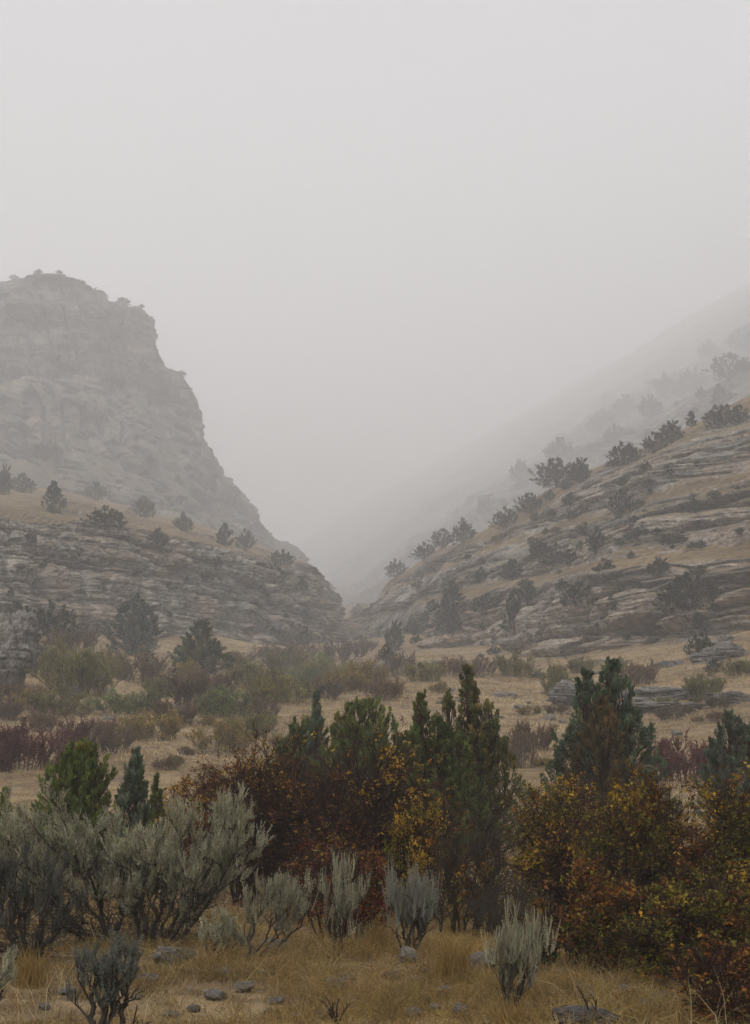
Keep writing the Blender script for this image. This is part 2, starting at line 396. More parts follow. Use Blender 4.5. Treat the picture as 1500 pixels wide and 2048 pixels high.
# ------------------------------------------------------------------ plant geometry
class Bag:
    """collects quads with a colour for each vertex"""
    def __init__(s): s.V, s.Q, s.C, s.n = [], [], [], 0
    def add(s, V, Q, C):
        V = np.asarray(V, np.float32).reshape(-1, 3)
        s.V.append(V); s.Q.append(np.asarray(Q, np.int64).reshape(-1, 4) + s.n)
        C = np.asarray(C, np.float32)
        s.C.append(np.broadcast_to(C, (len(V), 3)) if C.ndim == 1 else C); s.n += len(V)
    def mesh(s, name, smooth=False):
        return quads_mesh(name, np.concatenate(s.V), np.concatenate(s.Q), np.concatenate(s.C), smooth=smooth)
def rdir(rng, n, zmin=-1.0):
    z = rng.uniform(zmin, 1, n); t = rng.uniform(0, 2 * np.pi, n); r = np.sqrt(np.maximum(0, 1 - z * z))
    return np.stack([r * np.cos(t), r * np.sin(t), z], -1)
def add_leaves(bag, rng, Pn, A, L, W, C, cup=.0, wide=.45):
    """diamond leaves: base points Pn (n,3), axes A, lengths L, widths W, colours C"""
    n = len(Pn); A = nrm(A); s = nrm(np.cross(A, rdir(rng, n)))
    L = np.broadcast_to(L, n)[:, None]; W = np.broadcast_to(W, n)[:, None]
    mid = Pn + A * L * wide; up = np.cross(s, A) * L * cup
    V = np.stack([Pn, mid + s * W / 2 + up, Pn + A * L, mid - s * W / 2 + up], 1)
    Q = np.arange(4 * n).reshape(n, 4)
    bag.add(V, Q, np.repeat(np.broadcast_to(C, (n, 3)), 4, 0))
def add_tubes(bag, pts, rad, C, sides=4):
    """pts (n,K,3), rad (n,K) -> tubes"""
    pts = np.asarray(pts, float); n, K = pts.shape[:2]
    if n == 0: return
    T = nrm(np.gradient(pts, axis=1)); ref = np.where(np.abs(T[..., 2:3]) > .9, np.array([1., 0, 0]), np.array([0, 0, 1.]))
    U = nrm(np.cross(T, ref)); W = np.cross(T, U)
    a = np.arange(sides) * 2 * np.pi / sides
    ring = pts[:, :, None] + rad[:, :, None, None] * (U[:, :, None] * np.cos(a)[:, None] + W[:, :, None] * np.sin(a)[:, None])
    i = np.arange(n * K * sides).reshape(n, K, sides); j = np.roll(i, -1, 2)
    Q = np.stack([i[:, :-1], j[:, :-1], j[:, 1:], i[:, 1:]], -1)
    bag.add(ring, Q, C)
def bez(p0, p1, p2, K, rng=None, jit=0):
    t = np.linspace(0, 1, K)[None, :, None]
    r = (1 - t) ** 2 * p0[:, None] + 2 * t * (1 - t) * p1[:, None] + t * t * p2[:, None]
    if jit and rng is not None:
        j = rng.normal(0, jit, r.shape); j[:, 0] = 0; r = r + j
    return r
def sub(rng, par, n, tlo, thi, length, spread, up, K, jit=0):
    """n side branches from parent polylines (m,Kp,3)"""
    m, Kp = par.shape[:2]; w = rng.integers(0, m, n); t = rng.uniform(tlo, thi, n) * (Kp - 1); i = np.minimum(t.astype(int), Kp - 2); f = (t - i)[:, None]
    p = par[w, i] * (1 - f) + par[w, i + 1] * f; tan = nrm(par[w, i + 1] - par[w, i])
    d = nrm(tan + spread * rdir(rng, n) + np.array([0, 0, up])); L = length * rng.uniform(.5, 1.25, n)[:, None]
    return bez(p, p + tan * L * .35 + d * L * .2, p + d * L, K, rng, jit), t / (Kp - 1)
def pick(rng, pal, n, w=None, var=.25):
    pal = np.array(pal, float); c = pal[rng.choice(len(pal), n, p=None if w is None else np.array(w) / sum(w))]
    return np.clip(c * rng.uniform(1 - var, 1 + var, (n, 1)) * rng.uniform(.92, 1.08, (n, 3)), 0, 1)
def flat(p): return p.reshape(-1, 3)
def lerp_on(rng, par, n, tlo=0., thi=1.):
    m, K = par.shape[:2]; w = rng.integers(0, m, n); t = rng.uniform(tlo, thi, n) * (K - 1); i = np.minimum(t.astype(int), K - 2); f = (t - i)[:, None]
    return par[w, i] * (1 - f) + par[w, i + 1] * f, nrm(par[w, i + 1] - par[w, i])

def plant(name, label, cat, loc, parts, group=None, rz=0):
    """parts: (part name, mesh, material)"""
    o = bpy.data.objects.new(name, None); COL.objects.link(o); o.location = loc; o.rotation_euler.z = rz; o.empty_display_size = .3
    tag(o, label, cat, group)
    for pn, me, mt in parts: link(pn, me, mt, o)
    return o

AUT = {'rust': [(.16, .062, .018), (.11, .046, .017), (.29, .125, .02), (.08, .037, .016)], 'gold': [(.42, .22, .02), (.34, .215, .02), (.48, .31, .03)],
       'olive': [(.16, .135, .02), (.10, .095, .018), (.235, .19, .024)], 'green': [(.045, .07, .014), (.03, .05, .012), (.07, .09, .02)], 'red': [(.16, .028, .016), (.11, .022, .014), (.22, .055, .016)]}
def leafy_shrub(seed, H, W, D, mix, dens=1.0, leaf=.04, twig=(.036, .019, .014), top=None, lean=0, stems=26, lf=1.0):
    """deciduous bush in autumn leaf: many stems, fine twigs, small leaves mostly towards the outside"""
    rng = np.random.default_rng(seed)
    n1 = stems; r = np.sqrt(rng.uniform(0, 1, n1)); th = rng.uniform(0, 2 * np.pi, n1)
    ex, ey = r * np.cos(th), r * np.sin(th)
    tz = H * np.sqrt(np.maximum(.12, 1 - .8 * r ** 2)) * rng.uniform(.72, 1.0, n1)
    tgt = np.stack([ex * W / 2 + lean * tz, ey * D / 2, tz], -1)
    base = np.stack([ex * W * .3, ey * D * .3, 0 * ex - .06], -1)
    s1 = bez(base, base * .5 + tgt * np.array([.3, .3, .55]), tgt, 8, rng, .02 * H)
    s2, _ = sub(rng, s1, int(220 * dens), .08, 1, .34 * H, .8, .3, 6, .012 * H)
    s3, _ = sub(rng, s2, int(1500 * dens), .15, 1, .17 * H, .8, .25, 4, .006 * H)
    s4, _ = sub(rng, s3, int(4200 * dens), .2, 1, .085 * H, .8, .2, 3)
    b = Bag(); tc = np.array(twig)
    add_tubes(b, s1, np.linspace(.019, .008, 8)[None] * rng.uniform(.7, 1.3, (n1, 1)) * (H / 2), tc, 5)
    add_tubes(b, s2, np.linspace(.008, .004, 6)[None] * np.ones((len(s2), 1)) * (H / 2), tc * 1.05, 4)
    add_tubes(b, s3, np.linspace(.0042, .0024, 4)[None] * np.ones((len(s3), 1)), tc * 1.15, 3)
    add_tubes(b, s4, np.linspace(.0028, .0016, 3)[None] * np.ones((len(s4), 1)), tc * 1.2, 3)
    f = Bag(); n = int(27000 * dens * lf)
    p, t = lerp_on(rng, s4, n, .25, 1.0)
    p2, t2 = lerp_on(rng, s3, n // 5, .4, 1.0); p = np.concatenate([p, p2]); t = np.concatenate([t, t2]); sh = rng.permutation(len(p)); p, t = p[sh], t[sh]
    # leaves have fallen in patches, and each patch has turned its own colour
    k = fbm(p[:, 0] * 1.7 + seed, p[:, 1] * 1.7, p[:, 2] * 1.7, 3, seed); keep = rng.random(len(p)) < np.clip(.40 + 1.7 * k, .05, 1)
    p, t = p[keep], t[keep]; m4 = len(p) // 4; p, t = p[:m4], t[:m4]
    names = list(mix); wts = np.array([mix[q] for q in names], float)
    field = np.stack([fbm(p[:, 0] * 1.3 + 11 * q, p[:, 1] * 1.3, p[:, 2] * 1.3, 2, seed + 40 + q) for q in range(len(names))], -1)
    hh = np.clip(p[:, 2] / H, 0, 1)
    sc_ = np.log(wts)[None] + 3.2 * field + rng.gumbel(0, .55, field.shape)
    if top:
        for q, nm in enumerate(names):
            if nm == top: sc_[:, q] += 2.6 * (hh - .72)
            if nm == 'green': sc_[:, q] -= 3.5 * (hh - .45)
    w = sc_.argmax(1); C = np.zeros((len(p), 3))
    for q, nm in enumerate(names):
        m_ = w == q; C[m_] = pick(rng, AUT[nm], int(m_.sum()))
    p = np.repeat(p, 4, 0) + rng.normal(0, leaf * .55, (m4 * 4, 3)); t = np.repeat(t, 4, 0); C = np.repeat(C, 4, 0) * rng.uniform(.75, 1.25, (m4 * 4, 1))
    A = nrm(t * .4 + rdir(rng, len(p)) + np.array([0, 0, -.15]))
    L = leaf * rng.uniform(.45, 1.5, len(p)); add_leaves(f, rng, p, A, L, L * rng.uniform(.5, .8, len(p)), C, .12)
    return [('branches', b.mesh('branches'), TWIG), ('foliage', f.mesh('foliage'), LEAF)]

SAGE = [(.48, .45, .30), (.40, .375, .245), (.55, .52, .355), (.31, .29, .185)]
def sagebrush(seed, H, W, D, nst=6, tufts=150, spike=.14, lean=(0, 0), upright=.8, bare=.35, pal=SAGE, trunk_r=.03, spread=.5, ll=.019):
    """silvery sagebrush: twisted dark trunks, crown of upright leafy spikes"""
    rng = np.random.default_rng(seed)
    th = np.linspace(0, 2 * np.pi, nst, endpoint=False) + rng.uniform(-.4, .4, nst); r = rng.uniform(.35, .8, nst)
    tz = H * rng.uniform(.62, .82, nst) * np.sqrt(1 - (.8 if spread > 1 else .45) * r ** 2)
    tgt = np.stack([np.cos(th) * r * W / 2 + lean[0], np.sin(th) * r * D / 2 + lean[1], tz], -1)
    base = np.stack([np.cos(th) * W * .03, np.sin(th) * D * .03, 0 * th - .05], -1)
    mid = base * .5 + tgt * np.array([.55, .55, .28]) + rng.normal(0, .05 * H, (nst, 3))
    s1 = bez(base, mid, tgt, 11, rng, .017 * H)
    s2, _ = sub(rng, s1, nst * (9 if spread > 1 else 7), bare, 1, .36 * H, 1.05 if spread > 1 else .75, .3 if spread > 1 else .55, 7, .012 * H)
    s2[..., 0] = np.clip(s2[..., 0], -W / 2 + lean[0], W / 2 + lean[0])
    s3, _ = sub(rng, s2, tufts, .3, 1, .16 * H, .6, .8, 5, .006 * H)
    b = Bag(); bk = np.array([.05, .041, .033])
    add_tubes(b, s1, np.linspace(1, .3, 11)[None] * trunk_r * rng.uniform(.7, 1.3, (nst, 1)), bk, 7)
    add_tubes(b, s2, np.linspace(.30, .13, 7)[None] * trunk_r * np.ones((len(s2), 1)), bk, 5)
    add_tubes(b, s3, np.linspace(.12, .06, 5)[None] * trunk_r * np.ones((len(s3), 1)), bk * 1.3, 3)
    s4, _ = sub(rng, s1, nst * (34 if trunk_r > .024 else 8), .05, .7, (.34 if trunk_r > .024 else .2) * H, 1.2, -.25, 6, .02 * H)      # dead twigs low down
    add_tubes(b, s4, np.linspace(.16, .05, 6)[None] * trunk_r * np.ones((len(s4), 1)), bk * .8, 3)
    # upright spikes at the twig ends
    ns = tufts * 8; p0, t0 = lerp_on(rng, s3, ns, .35, 1)
    d = nrm(t0 * (1 - upright) * 1.1 + np.array([0, 0, upright * 1.2]) + spread * .55 * rdir(rng, ns))
    Ls = spike * rng.uniform(.55, 1.3, ns)
    sp_ = bez(p0, p0 + d * Ls[:, None] * .5, p0 + (d + np.array([0, 0, .12])) * Ls[:, None], 4)
    f = Bag(); pc = pick(rng, pal, ns, var=.18)
    add_tubes(f, sp_, np.linspace(.0028, .0016, 4)[None] * np.ones((ns, 1)), np.repeat(pc * .8, 12, 0), 3)
    nl = 17; w = np.repeat(np.arange(ns), nl); t = rng.uniform(0, 1, len(w))
    p = sp_[w, 0] * (1 - t[:, None]) + sp_[w, 3] * t[:, None]
    A = nrm(d[w] * 1.1 + .9 * rdir(rng, len(w)))
    L = ll * rng.uniform(.6, 1.4, len(w)) * (1.1 - .45 * t); add_leaves(f, rng, p, A, L, L * .3, pc[w] * rng.uniform(.85, 1.15, (len(w), 1)), .1)
    return [('trunk', b.mesh('trunk', True), BARK_SAGE), ('foliage', f.mesh('foliage'), LEAF)]

JUN = {'dark': [(0.088, 0.110, 0.031), (0.117, 0.137, 0.038), (0.065, 0.083, 0.027)], 'blue': [(0.073, 0.105, 0.056), (0.096, 0.132, 0.072), (0.055, 0.081, 0.043)], 'brown': [(0.107, 0.081, 0.036), (0.086, 0.068, 0.031), (0.130, 0.095, 0.040)],
       'olive': [(0.101, 0.102, 0.034), (0.081, 0.088, 0.029), (0.130, 0.122, 0.038)], 'grey': [(0.098, 0.128, 0.078), (0.078, 0.104, 0.063), (0.117, 0.146, 0.092)], 'bright': [(0.096, 0.122, 0.027), (0.127, 0.152, 0.031), (0.072, 0.095, 0.022)]}
def juniper(seed, H, W, pal, peaks=((0, 1, 1),), clumps=150, sprig=.085, per=110, taper=.75, gap=.0, low=.06, trunk=True, crad=.16, flatb=.42):
    """juniper: trunk and limbs, crown of feathery sprays gathered into uneven clumps; peaks: (x offset, height share, width share)"""
    rng = np.random.default_rng(seed); b = Bag(); f = Bag(); cs = []; limbs = []
    tot = sum(p[1] * p[2] for p in peaks)
    for (px_, hs, ws) in peaks:
        h, wd = H * hs, W * ws; nc = max(8, int(clumps * hs * ws / tot))
        t = rng.uniform(low, 1, nc) ** .85; t = np.clip(t, low, .985)
        prof = np.where(t < flatb, .62 + .38 * np.sin(t / flatb * np.pi / 2), ((1 - t) / (1 - flatb)) ** taper)
        th = rng.uniform(0, 2 * np.pi, nc)
        lob = 1 + .5 * vnoise(np.cos(th) * 1.8 + seed, np.sin(th) * 1.8, t * 5.5, seed)
        r = wd / 2 * prof * lob * rng.uniform(.55, 1.0, nc) ** .6
        c = np.stack([px_ * W + r * np.cos(th), r * np.sin(th), t * h], -1)
        if gap: c = c[rng.random(nc) > gap * (.5 + .5 * np.sin(t * 21 + seed))]
        cs.append((c, wd, px_, h))
        ax = np.stack([px_ * W * np.clip(np.linspace(0, 1.6, 9), 0, 1) + rng.normal(0, .015 * W, 9), rng.normal(0, .015 * W, 9), np.linspace(-.08, h * .97, 9)], -1)
        add_tubes(b, ax[None], (np.linspace(.034, .006, 9) * h * .75)[None], np.array([.06, .043, .03]), 7)
        zt = np.clip(c[:, 2] / h - .16, .02, .93) * 8; i = np.minimum(zt.astype(int), 7); fr = (zt - i)[:, None]
        p0 = ax[i] * (1 - fr) + ax[i + 1] * fr
        add_tubes(b, bez(p0, p0 * .5 + c * .5 + np.array([0, 0, -.03]) * h, c, 6, rng, .008 * h), np.linspace(.011, .003, 6)[None] * h * .55 * np.ones((len(c), 1)), np.array([.06, .043, .03]), 4)
    for c, wd, px_, h in cs:
        n = len(c)
        rc = crad * (W * .5) * rng.uniform(.55, 1.4, n) * (1 - .62 * c[:, 2] / h) + .025
        w = np.repeat(np.arange(n), per)
        out = nrm(c - np.array([px_ * W, 0, 0]) - np.stack([0 * c[:, 0], 0 * c[:, 0], c[:, 2] * .7], -1))
        o = nrm(out * .8 + np.array([0, 0, .6]) + .65 * rdir(rng, n)); ls = rc * rng.uniform(1.8, 4.0, n)
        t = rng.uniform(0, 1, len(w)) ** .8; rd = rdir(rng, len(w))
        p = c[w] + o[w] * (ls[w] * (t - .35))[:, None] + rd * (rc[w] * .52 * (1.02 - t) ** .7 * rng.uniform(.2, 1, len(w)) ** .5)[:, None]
        A = nrm(o[w] * .75 + rd * .55 + np.array([0, 0, .25]) + .35 * rdir(rng, len(w)))
        pc = pick(rng, JUN[pal] if isinstance(pal, str) else pal, n, var=.38)
        od = rng.random(n) < .13; pc[od] = pc[od] * np.array([1.55, 1.2, .95])
        L = sprig * rng.uniform(.5, 1.4, len(w))
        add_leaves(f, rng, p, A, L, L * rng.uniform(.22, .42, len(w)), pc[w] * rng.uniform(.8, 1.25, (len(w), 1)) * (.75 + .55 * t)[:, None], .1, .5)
    return [('trunk', b.mesh('trunk', True), BARK_JUN), ('foliage', f.mesh('foliage'), NEEDLE)]

def fuzzy_shrub(seed, H, W, D, pal, tw, leafy=1.0, n3=1100, leaf=.10, wts=None):
    """mid distance bush: crowded fine twigs with small leaves, no two sides alike"""
    rng = np.random.default_rng(seed); n1 = 34
    r = np.sqrt(rng.uniform(0, 1, n1)); th = rng.uniform(0, 2 * np.pi, n1); ex, ey = r * np.cos(th), r * np.sin(th)
    lob = 1 + .3 * vnoise(ex * 2 + seed, ey * 2, 0, seed)
    tz = H * np.sqrt(np.maximum(.15, 1 - .85 * r ** 2)) * rng.uniform(.7, 1, n1) * lob
    tgt = np.stack([ex * W / 2 * lob, ey * D / 2, tz], -1); base = np.stack([ex * W * .36, ey * D * .36, 0 * ex - .2], -1)
    s1 = bez(base, base * .5 + tgt * np.array([.4, .4, .5]), tgt, 6, rng, .02 * H)
    s2, _ = sub(rng, s1, 260, .25, 1, .36 * H, .7, .5, 5, .012 * H)
    s3, _ = sub(rng, s2, n3, .2, 1, .2 * H, .7, .5, 3)
    b = Bag(); tw = np.array(tw)
    add_tubes(b, s1, np.linspace(.022, .012, 6)[None] * np.ones((n1, 1)), tw * .8, 4)
    add_tubes(b, s2, np.linspace(.016, .009, 5)[None] * np.ones((len(s2), 1)), tw, 3)
    add_tubes(b, s3, np.linspace(.010, .006, 3)[None] * np.ones((len(s3), 1)), tw * 1.15, 3)
    f = Bag(); n = int(13000 * leafy); p, t = lerp_on(rng, s3, n, .1, 1); p2, t2 = lerp_on(rng, s2, n // 4, .1, 1); p3, t3 = lerp_on(rng, s1, n // 6, .12, .7); p3 = p3 + rng.normal(0, .12, p3.shape); p2 = np.concatenate([p2, p3]); t2 = np.concatenate([t2, t3]); p = np.concatenate([p, p2]); t = np.concatenate([t, t2]); n = len(p)
    k = fbm(p[:, 0] * .9 + seed, p[:, 1] * .9, p[:, 2] * .9, 2, seed); m_ = rng.random(n) < np.clip(.6 + 1.2 * k, .12, 1); p, t = p[m_], t[m_]
    k2 = fbm(p[:, 0] * .7 - seed, p[:, 1] * .7, p[:, 2] * .7, 2, seed + 5)
    C = pick(rng, pal, len(p), wts) * 1.25 * (1 + .5 * k2[:, None])
    L = leaf * rng.uniform(.5, 1.4, len(p)); add_leaves(f, rng, p, nrm(t + .9 * rdir(rng, len(p)) + np.array([0, 0, .2])), L, L * .5, C, .1)
    return [('branches', b.mesh('branches'), TWIG), ('foliage', f.mesh('foliage'), LEAF)]

def fit(parts, W, H, cx=0.0, D=None):
    """stretch and lean a plant so that its crown spans width W about cx and stands H tall"""
    A = []
    for _, me, _m in parts:
        v = np.empty(len(me.vertices) * 3, np.float32); me.vertices.foreach_get('co', v); A.append(v.reshape(-1, 3))
    big = A[-1] if len(parts) > 1 else A[0]
    x0, x1 = np.percentile(big[:, 0], [1.2, 98.8]); y0, y1 = np.percentile(big[:, 1], [1.2, 98.8]); z1 = np.percentile(big[:, 2], 99.4)
    zc = np.percentile(big[:, 2], 60) * H / z1
    a = W / (x1 - x0); sy = (D or W * (y1 - y0) / (x1 - x0)) / (y1 - y0); b = (cx - a * (x0 + x1) / 2) / zc
    for v, (_, me, _m) in zip(A, parts):
        z = v[:, 2] * H / z1; t = np.clip(z / zc, 0, 1.6); v[:, 0] = a * v[:, 0] + b * zc * t * (2 - t / 1.6) / 1.375; v[:, 1] *= sy; v[:, 2] = z
        me.vertices.foreach_set('co', v.ravel()); me.update()
    return parts

# ------------------------------------------------------------------ foreground plants
def fg(name, label, cat, px, Y, maker, group=None, box=None):
    p = on_ground(px, Y)
    if box:
        x0, x1, yt = box; k = Y * 1.02 / F; d = ray(750, yt); H = CAM[2] + d[2] / d[1] * Y - p.z
        fit(maker, (x1 - x0) * k, H, ((x0 + x1) / 2 - px) * k)
    return plant(name, label, cat, p, maker, group)

SG = 'sagebrush in the foreground'
fg('sagebrush', 'big silvery sagebrush with leaning twisted trunk, left of the twin bush beside the red shrubs', 'sagebrush', 215, 14.3, sagebrush(1, 1.3, 2.0, 1.5, 10, 820, .085, (-.3, 0), .35, .34, trunk_r=.026, spread=1.1, ll=.022), SG, (-15, 280, 1588))
fg('sagebrush', 'widest silvery sagebrush, dark trunk, its grey crown touching the red brown shrubs', 'sagebrush', 312, 14.0, sagebrush(2, 1.2, 2.0, 1.5, 11, 900, .085, (.2, 0), .35, .3, trunk_r=.026, spread=1.1, ll=.022), SG, (235, 500, 1592))
fg('sagebrush', 'low dull sagebrush with dark woody base at the left edge under the big silvery one', 'sagebrush', 60, 13.0, sagebrush(3, .92, 1.35, 1.0, 8, 190, .13, (-.1, 0), .8, .4, [(.12, .12, .095), (.09, .09, .07), (.15, .15, .12)]), SG, (-60, 150, 1690))
fg('sagebrush', 'lopsided sagebrush leaning right from a bare stem beside the big grey bushes', 'sagebrush', 492, 12.9, sagebrush(4, .82, .55, .4, 4, 75, .16, (.24, 0), .95, .45, trunk_r=.016, spread=.5), SG, (490, 612, 1745))
fg('sagebrush', 'tall narrow sagebrush with one long pale spike, in front of the red shrub', 'sagebrush', 674, 13.2, sagebrush(5, .92, .36, .3, 4, 60, .22, (.03, 0), 1.0, .4, trunk_r=.014, spread=.4), SG, (646, 730, 1708))
fg('sagebrush', 'pale comb like sagebrush of upright spikes standing on crooked dark legs', 'sagebrush', 815, 13.1, sagebrush(6, .76, .42, .34, 5, 75, .26, (.02, 0), 1.0, .45, [(.29, .285, .225), (.24, .235, .18), (.33, .325, .26)], trunk_r=.02, spread=.34), SG, (777, 869, 1733))
fg('sagebrush', 'grey green sagebrush with forked spikes in front of the dark yellow shrubs', 'sagebrush', 1030, 10.1, sagebrush(7, .72, .40, .36, 6, 100, .2, (0, 0), .95, .3, trunk_r=.013, spread=.45, ll=.016), SG, (983, 1097, 1815))
fg('sagebrush', 'small dark stemmed sagebrush cut by the bottom edge of the picture', 'sagebrush', 200, 8.75, sagebrush(8, .56, .30, .28, 6, 60, .08, (0, 0), .8, .66, [(.17, .175, .14), (.13, .135, .105), (.21, .215, .17)], trunk_r=.02, ll=.017, spread=.8), SG, (146, 262, 1870))
fg('sagebrush', 'knee high thin sagebrush with fine grey twigs beside the lopsided one', 'sagebrush', 440, 13.1, sagebrush(9, .42, .36, .3, 6, 50, .1, (0, 0), .85, .3, trunk_r=.009), SG, (403, 480, 1820))
fg('sagebrush', 'blurred grey sagebrush tip cut by the left edge above the dry grass', 'sagebrush', -18, 10.4, sagebrush(10, .36, .34, .3, 5, 60, .1, (0, 0), .85, .3, trunk_r=.01), SG, (-60, 22, 1900))

AG = 'autumn shrubs across the foreground'
fg('autumn_shrub', 'rust brown shrub with orange topped leaves behind the widest sagebrush', 'shrub', 535, 18.8, leafy_shrub(21, 2.5, 2.0, 1.7, {'rust': 9, 'gold': 1.3, 'red': .4}, 1.6, lf=.55, top='gold'), AG, (382, 665, 1474))
fg('autumn_shrub', 'dark red brown shrub with gold crown in the middle, in front of the juniper', 'shrub', 735, 18.0, leafy_shrub(22, 2.25, 2.1, 1.7, {'rust': 8, 'gold': 1.3, 'olive': .8, 'red': .4}, 1.7, lf=.55, top='gold'), AG, (575, 900, 1488))
fg('autumn_shrub', 'yellow green leaved shrub at the foot of the tall juniper', 'shrub', 845, 17.0, leafy_shrub(23, 1.6, 1.15, 1.1, {'gold': 4, 'olive': 3, 'rust': 2}, .8), AG, (780, 905, 1590))
fg('autumn_shrub', 'thin orange twigged shrub standing in the pale grass', 'shrub', 392, 21.5, leafy_shrub(24, 1.55, .95, .9, {'rust': 3, 'gold': 2, 'red': 1}, .5, twig=(.085, .045, .03)), AG, (328, 470, 1535))
fg('autumn_shrub', 'low crimson leaved shrub behind the narrow sagebrush', 'shrub', 690, 15.3, leafy_shrub(25, 1.05, 1.2, 1.0, {'red': 4, 'rust': 3, 'olive': 1}, .7), AG, (610, 770, 1690))
fg('autumn_shrub', 'open bronze shrub with black stems against the grass gap beside the juniper', 'shrub', 1130, 16.4, leafy_shrub(26, 1.75, 1.5, 1.3, {'rust': 7, 'gold': 1.6, 'olive': 3, 'green': .4}, 1.3, lf=.7, top='gold'), AG, (1022, 1238, 1565))
fg('autumn_shrub', 'tall olive gold shrub below the brown cone shaped juniper', 'shrub', 1270, 14.6, leafy_shrub(27, 1.72, 1.5, 1.4, {'olive': 5, 'gold': 1.8, 'rust': 5, 'green': .8}, 1.6, lf=.75, top='gold'), AG, (1165, 1390, 1553))
fg('autumn_shrub', 'yellow leaved shrub at the right edge above the low bronze one', 'shrub', 1440, 14.2, leafy_shrub(28, 1.75, 1.6, 1.4, {'gold': 1.9, 'olive': 5, 'rust': 5, 'green': .6}, 1.7, lf=.75, top='gold'), AG, (1325, 1580, 1557))
fg('autumn_shrub', 'shadowy green shrub hugging the ground under the olive gold one', 'shrub', 1195, 12.6, leafy_shrub(29, .85, 1.35, 1.0, {'green': 1.5, 'olive': 4, 'rust': 4}, 1.2), AG, (1085, 1310, 1740))
fg('autumn_shrub', 'low bronze and orange shrub in the bottom right corner', 'shrub', 1462, 9.6, leafy_shrub(30, .68, .75, .7, {'rust': 4, 'gold': 1.5, 'red': 1, 'olive': 1}, .55), AG, (1370, 1560, 1870))
fg('autumn_shrub', 'dense dark green and rust shrub between the corner bush and the yellow one', 'shrub', 1390, 11.6, leafy_shrub(31, 1.05, 1.5, 1.1, {'green': .8, 'olive': 5, 'rust': 4, 'gold': 1.2}, 1.3), AG, (1270, 1540, 1740))
fg('bare_shrub', 'almost leafless grey brown shrub with forked stems between the sagebrush spikes', 'shrub', 930, 15.2, leafy_shrub(32, 1.35, 1.0, .9, {'rust': 2, 'olive': 1}, .55, twig=(.045, .034, .024), stems=18)[:1] + [('foliage', leafy_shrub(33, 1.3, .9, .9, {'rust': 2, 'olive': 1}, .12)[1][1], LEAF)], None, (858, 1002, 1640))
fg('bare_shrub', 'grey leafless brush tangle leaning by the grass gap, beside the forked spike sagebrush', 'shrub', 1005, 14.4, leafy_shrub(34, .95, .8, .8, {'rust': 1}, .4, twig=(.062, .05, .036), stems=16)[:1], None, (948, 1078, 1740))

JG = 'junipers behind the autumn shrubs'
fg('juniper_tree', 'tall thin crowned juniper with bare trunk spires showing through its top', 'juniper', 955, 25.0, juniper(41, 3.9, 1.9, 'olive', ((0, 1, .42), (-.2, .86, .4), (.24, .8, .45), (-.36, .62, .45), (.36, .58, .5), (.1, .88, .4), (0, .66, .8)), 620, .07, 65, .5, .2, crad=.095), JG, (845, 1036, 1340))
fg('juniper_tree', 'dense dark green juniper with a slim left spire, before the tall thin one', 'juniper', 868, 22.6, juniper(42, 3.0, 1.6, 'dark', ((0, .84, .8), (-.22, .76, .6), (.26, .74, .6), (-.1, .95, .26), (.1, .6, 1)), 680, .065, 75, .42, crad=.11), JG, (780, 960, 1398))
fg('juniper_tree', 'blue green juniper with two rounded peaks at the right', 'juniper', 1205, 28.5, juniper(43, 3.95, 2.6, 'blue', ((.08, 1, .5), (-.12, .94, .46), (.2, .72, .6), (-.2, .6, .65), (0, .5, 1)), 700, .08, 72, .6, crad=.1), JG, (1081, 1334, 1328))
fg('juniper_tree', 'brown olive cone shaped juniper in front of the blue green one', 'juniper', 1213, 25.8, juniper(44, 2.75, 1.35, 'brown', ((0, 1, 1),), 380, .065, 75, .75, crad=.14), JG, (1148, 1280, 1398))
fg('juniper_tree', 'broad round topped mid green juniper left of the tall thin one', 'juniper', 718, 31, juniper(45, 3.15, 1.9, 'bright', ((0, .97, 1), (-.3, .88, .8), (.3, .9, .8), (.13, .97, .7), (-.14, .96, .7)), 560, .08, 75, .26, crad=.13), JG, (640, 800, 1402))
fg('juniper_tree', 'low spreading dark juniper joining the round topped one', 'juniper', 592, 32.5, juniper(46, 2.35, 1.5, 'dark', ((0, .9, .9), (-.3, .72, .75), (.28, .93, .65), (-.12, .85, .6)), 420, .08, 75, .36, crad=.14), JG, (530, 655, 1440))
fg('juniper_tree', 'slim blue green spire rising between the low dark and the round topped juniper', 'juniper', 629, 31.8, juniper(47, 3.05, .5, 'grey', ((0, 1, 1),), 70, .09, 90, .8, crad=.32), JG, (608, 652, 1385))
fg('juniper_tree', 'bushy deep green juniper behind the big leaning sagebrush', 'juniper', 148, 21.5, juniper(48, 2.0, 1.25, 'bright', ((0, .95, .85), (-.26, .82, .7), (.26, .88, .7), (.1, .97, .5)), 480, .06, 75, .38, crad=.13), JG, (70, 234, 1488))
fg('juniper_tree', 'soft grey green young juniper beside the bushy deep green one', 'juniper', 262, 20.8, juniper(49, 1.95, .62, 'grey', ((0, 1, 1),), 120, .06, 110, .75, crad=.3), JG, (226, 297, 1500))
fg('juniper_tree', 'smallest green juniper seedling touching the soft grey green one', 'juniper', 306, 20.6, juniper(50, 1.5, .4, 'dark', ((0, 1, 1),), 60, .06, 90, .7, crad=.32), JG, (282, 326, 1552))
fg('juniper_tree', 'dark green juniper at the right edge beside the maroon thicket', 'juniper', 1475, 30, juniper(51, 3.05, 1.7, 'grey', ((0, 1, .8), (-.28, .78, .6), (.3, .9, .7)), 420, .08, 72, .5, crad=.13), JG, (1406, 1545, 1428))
fg('juniper_tree', 'sprig of green juniper peeking in at the left edge above the sagebrush', 'juniper', 2, 20, juniper(52, 1.55, .4, 'bright', ((0, 1, 1),), 60, .06, 90, .6, crad=.32), JG, (-20, 25, 1578))

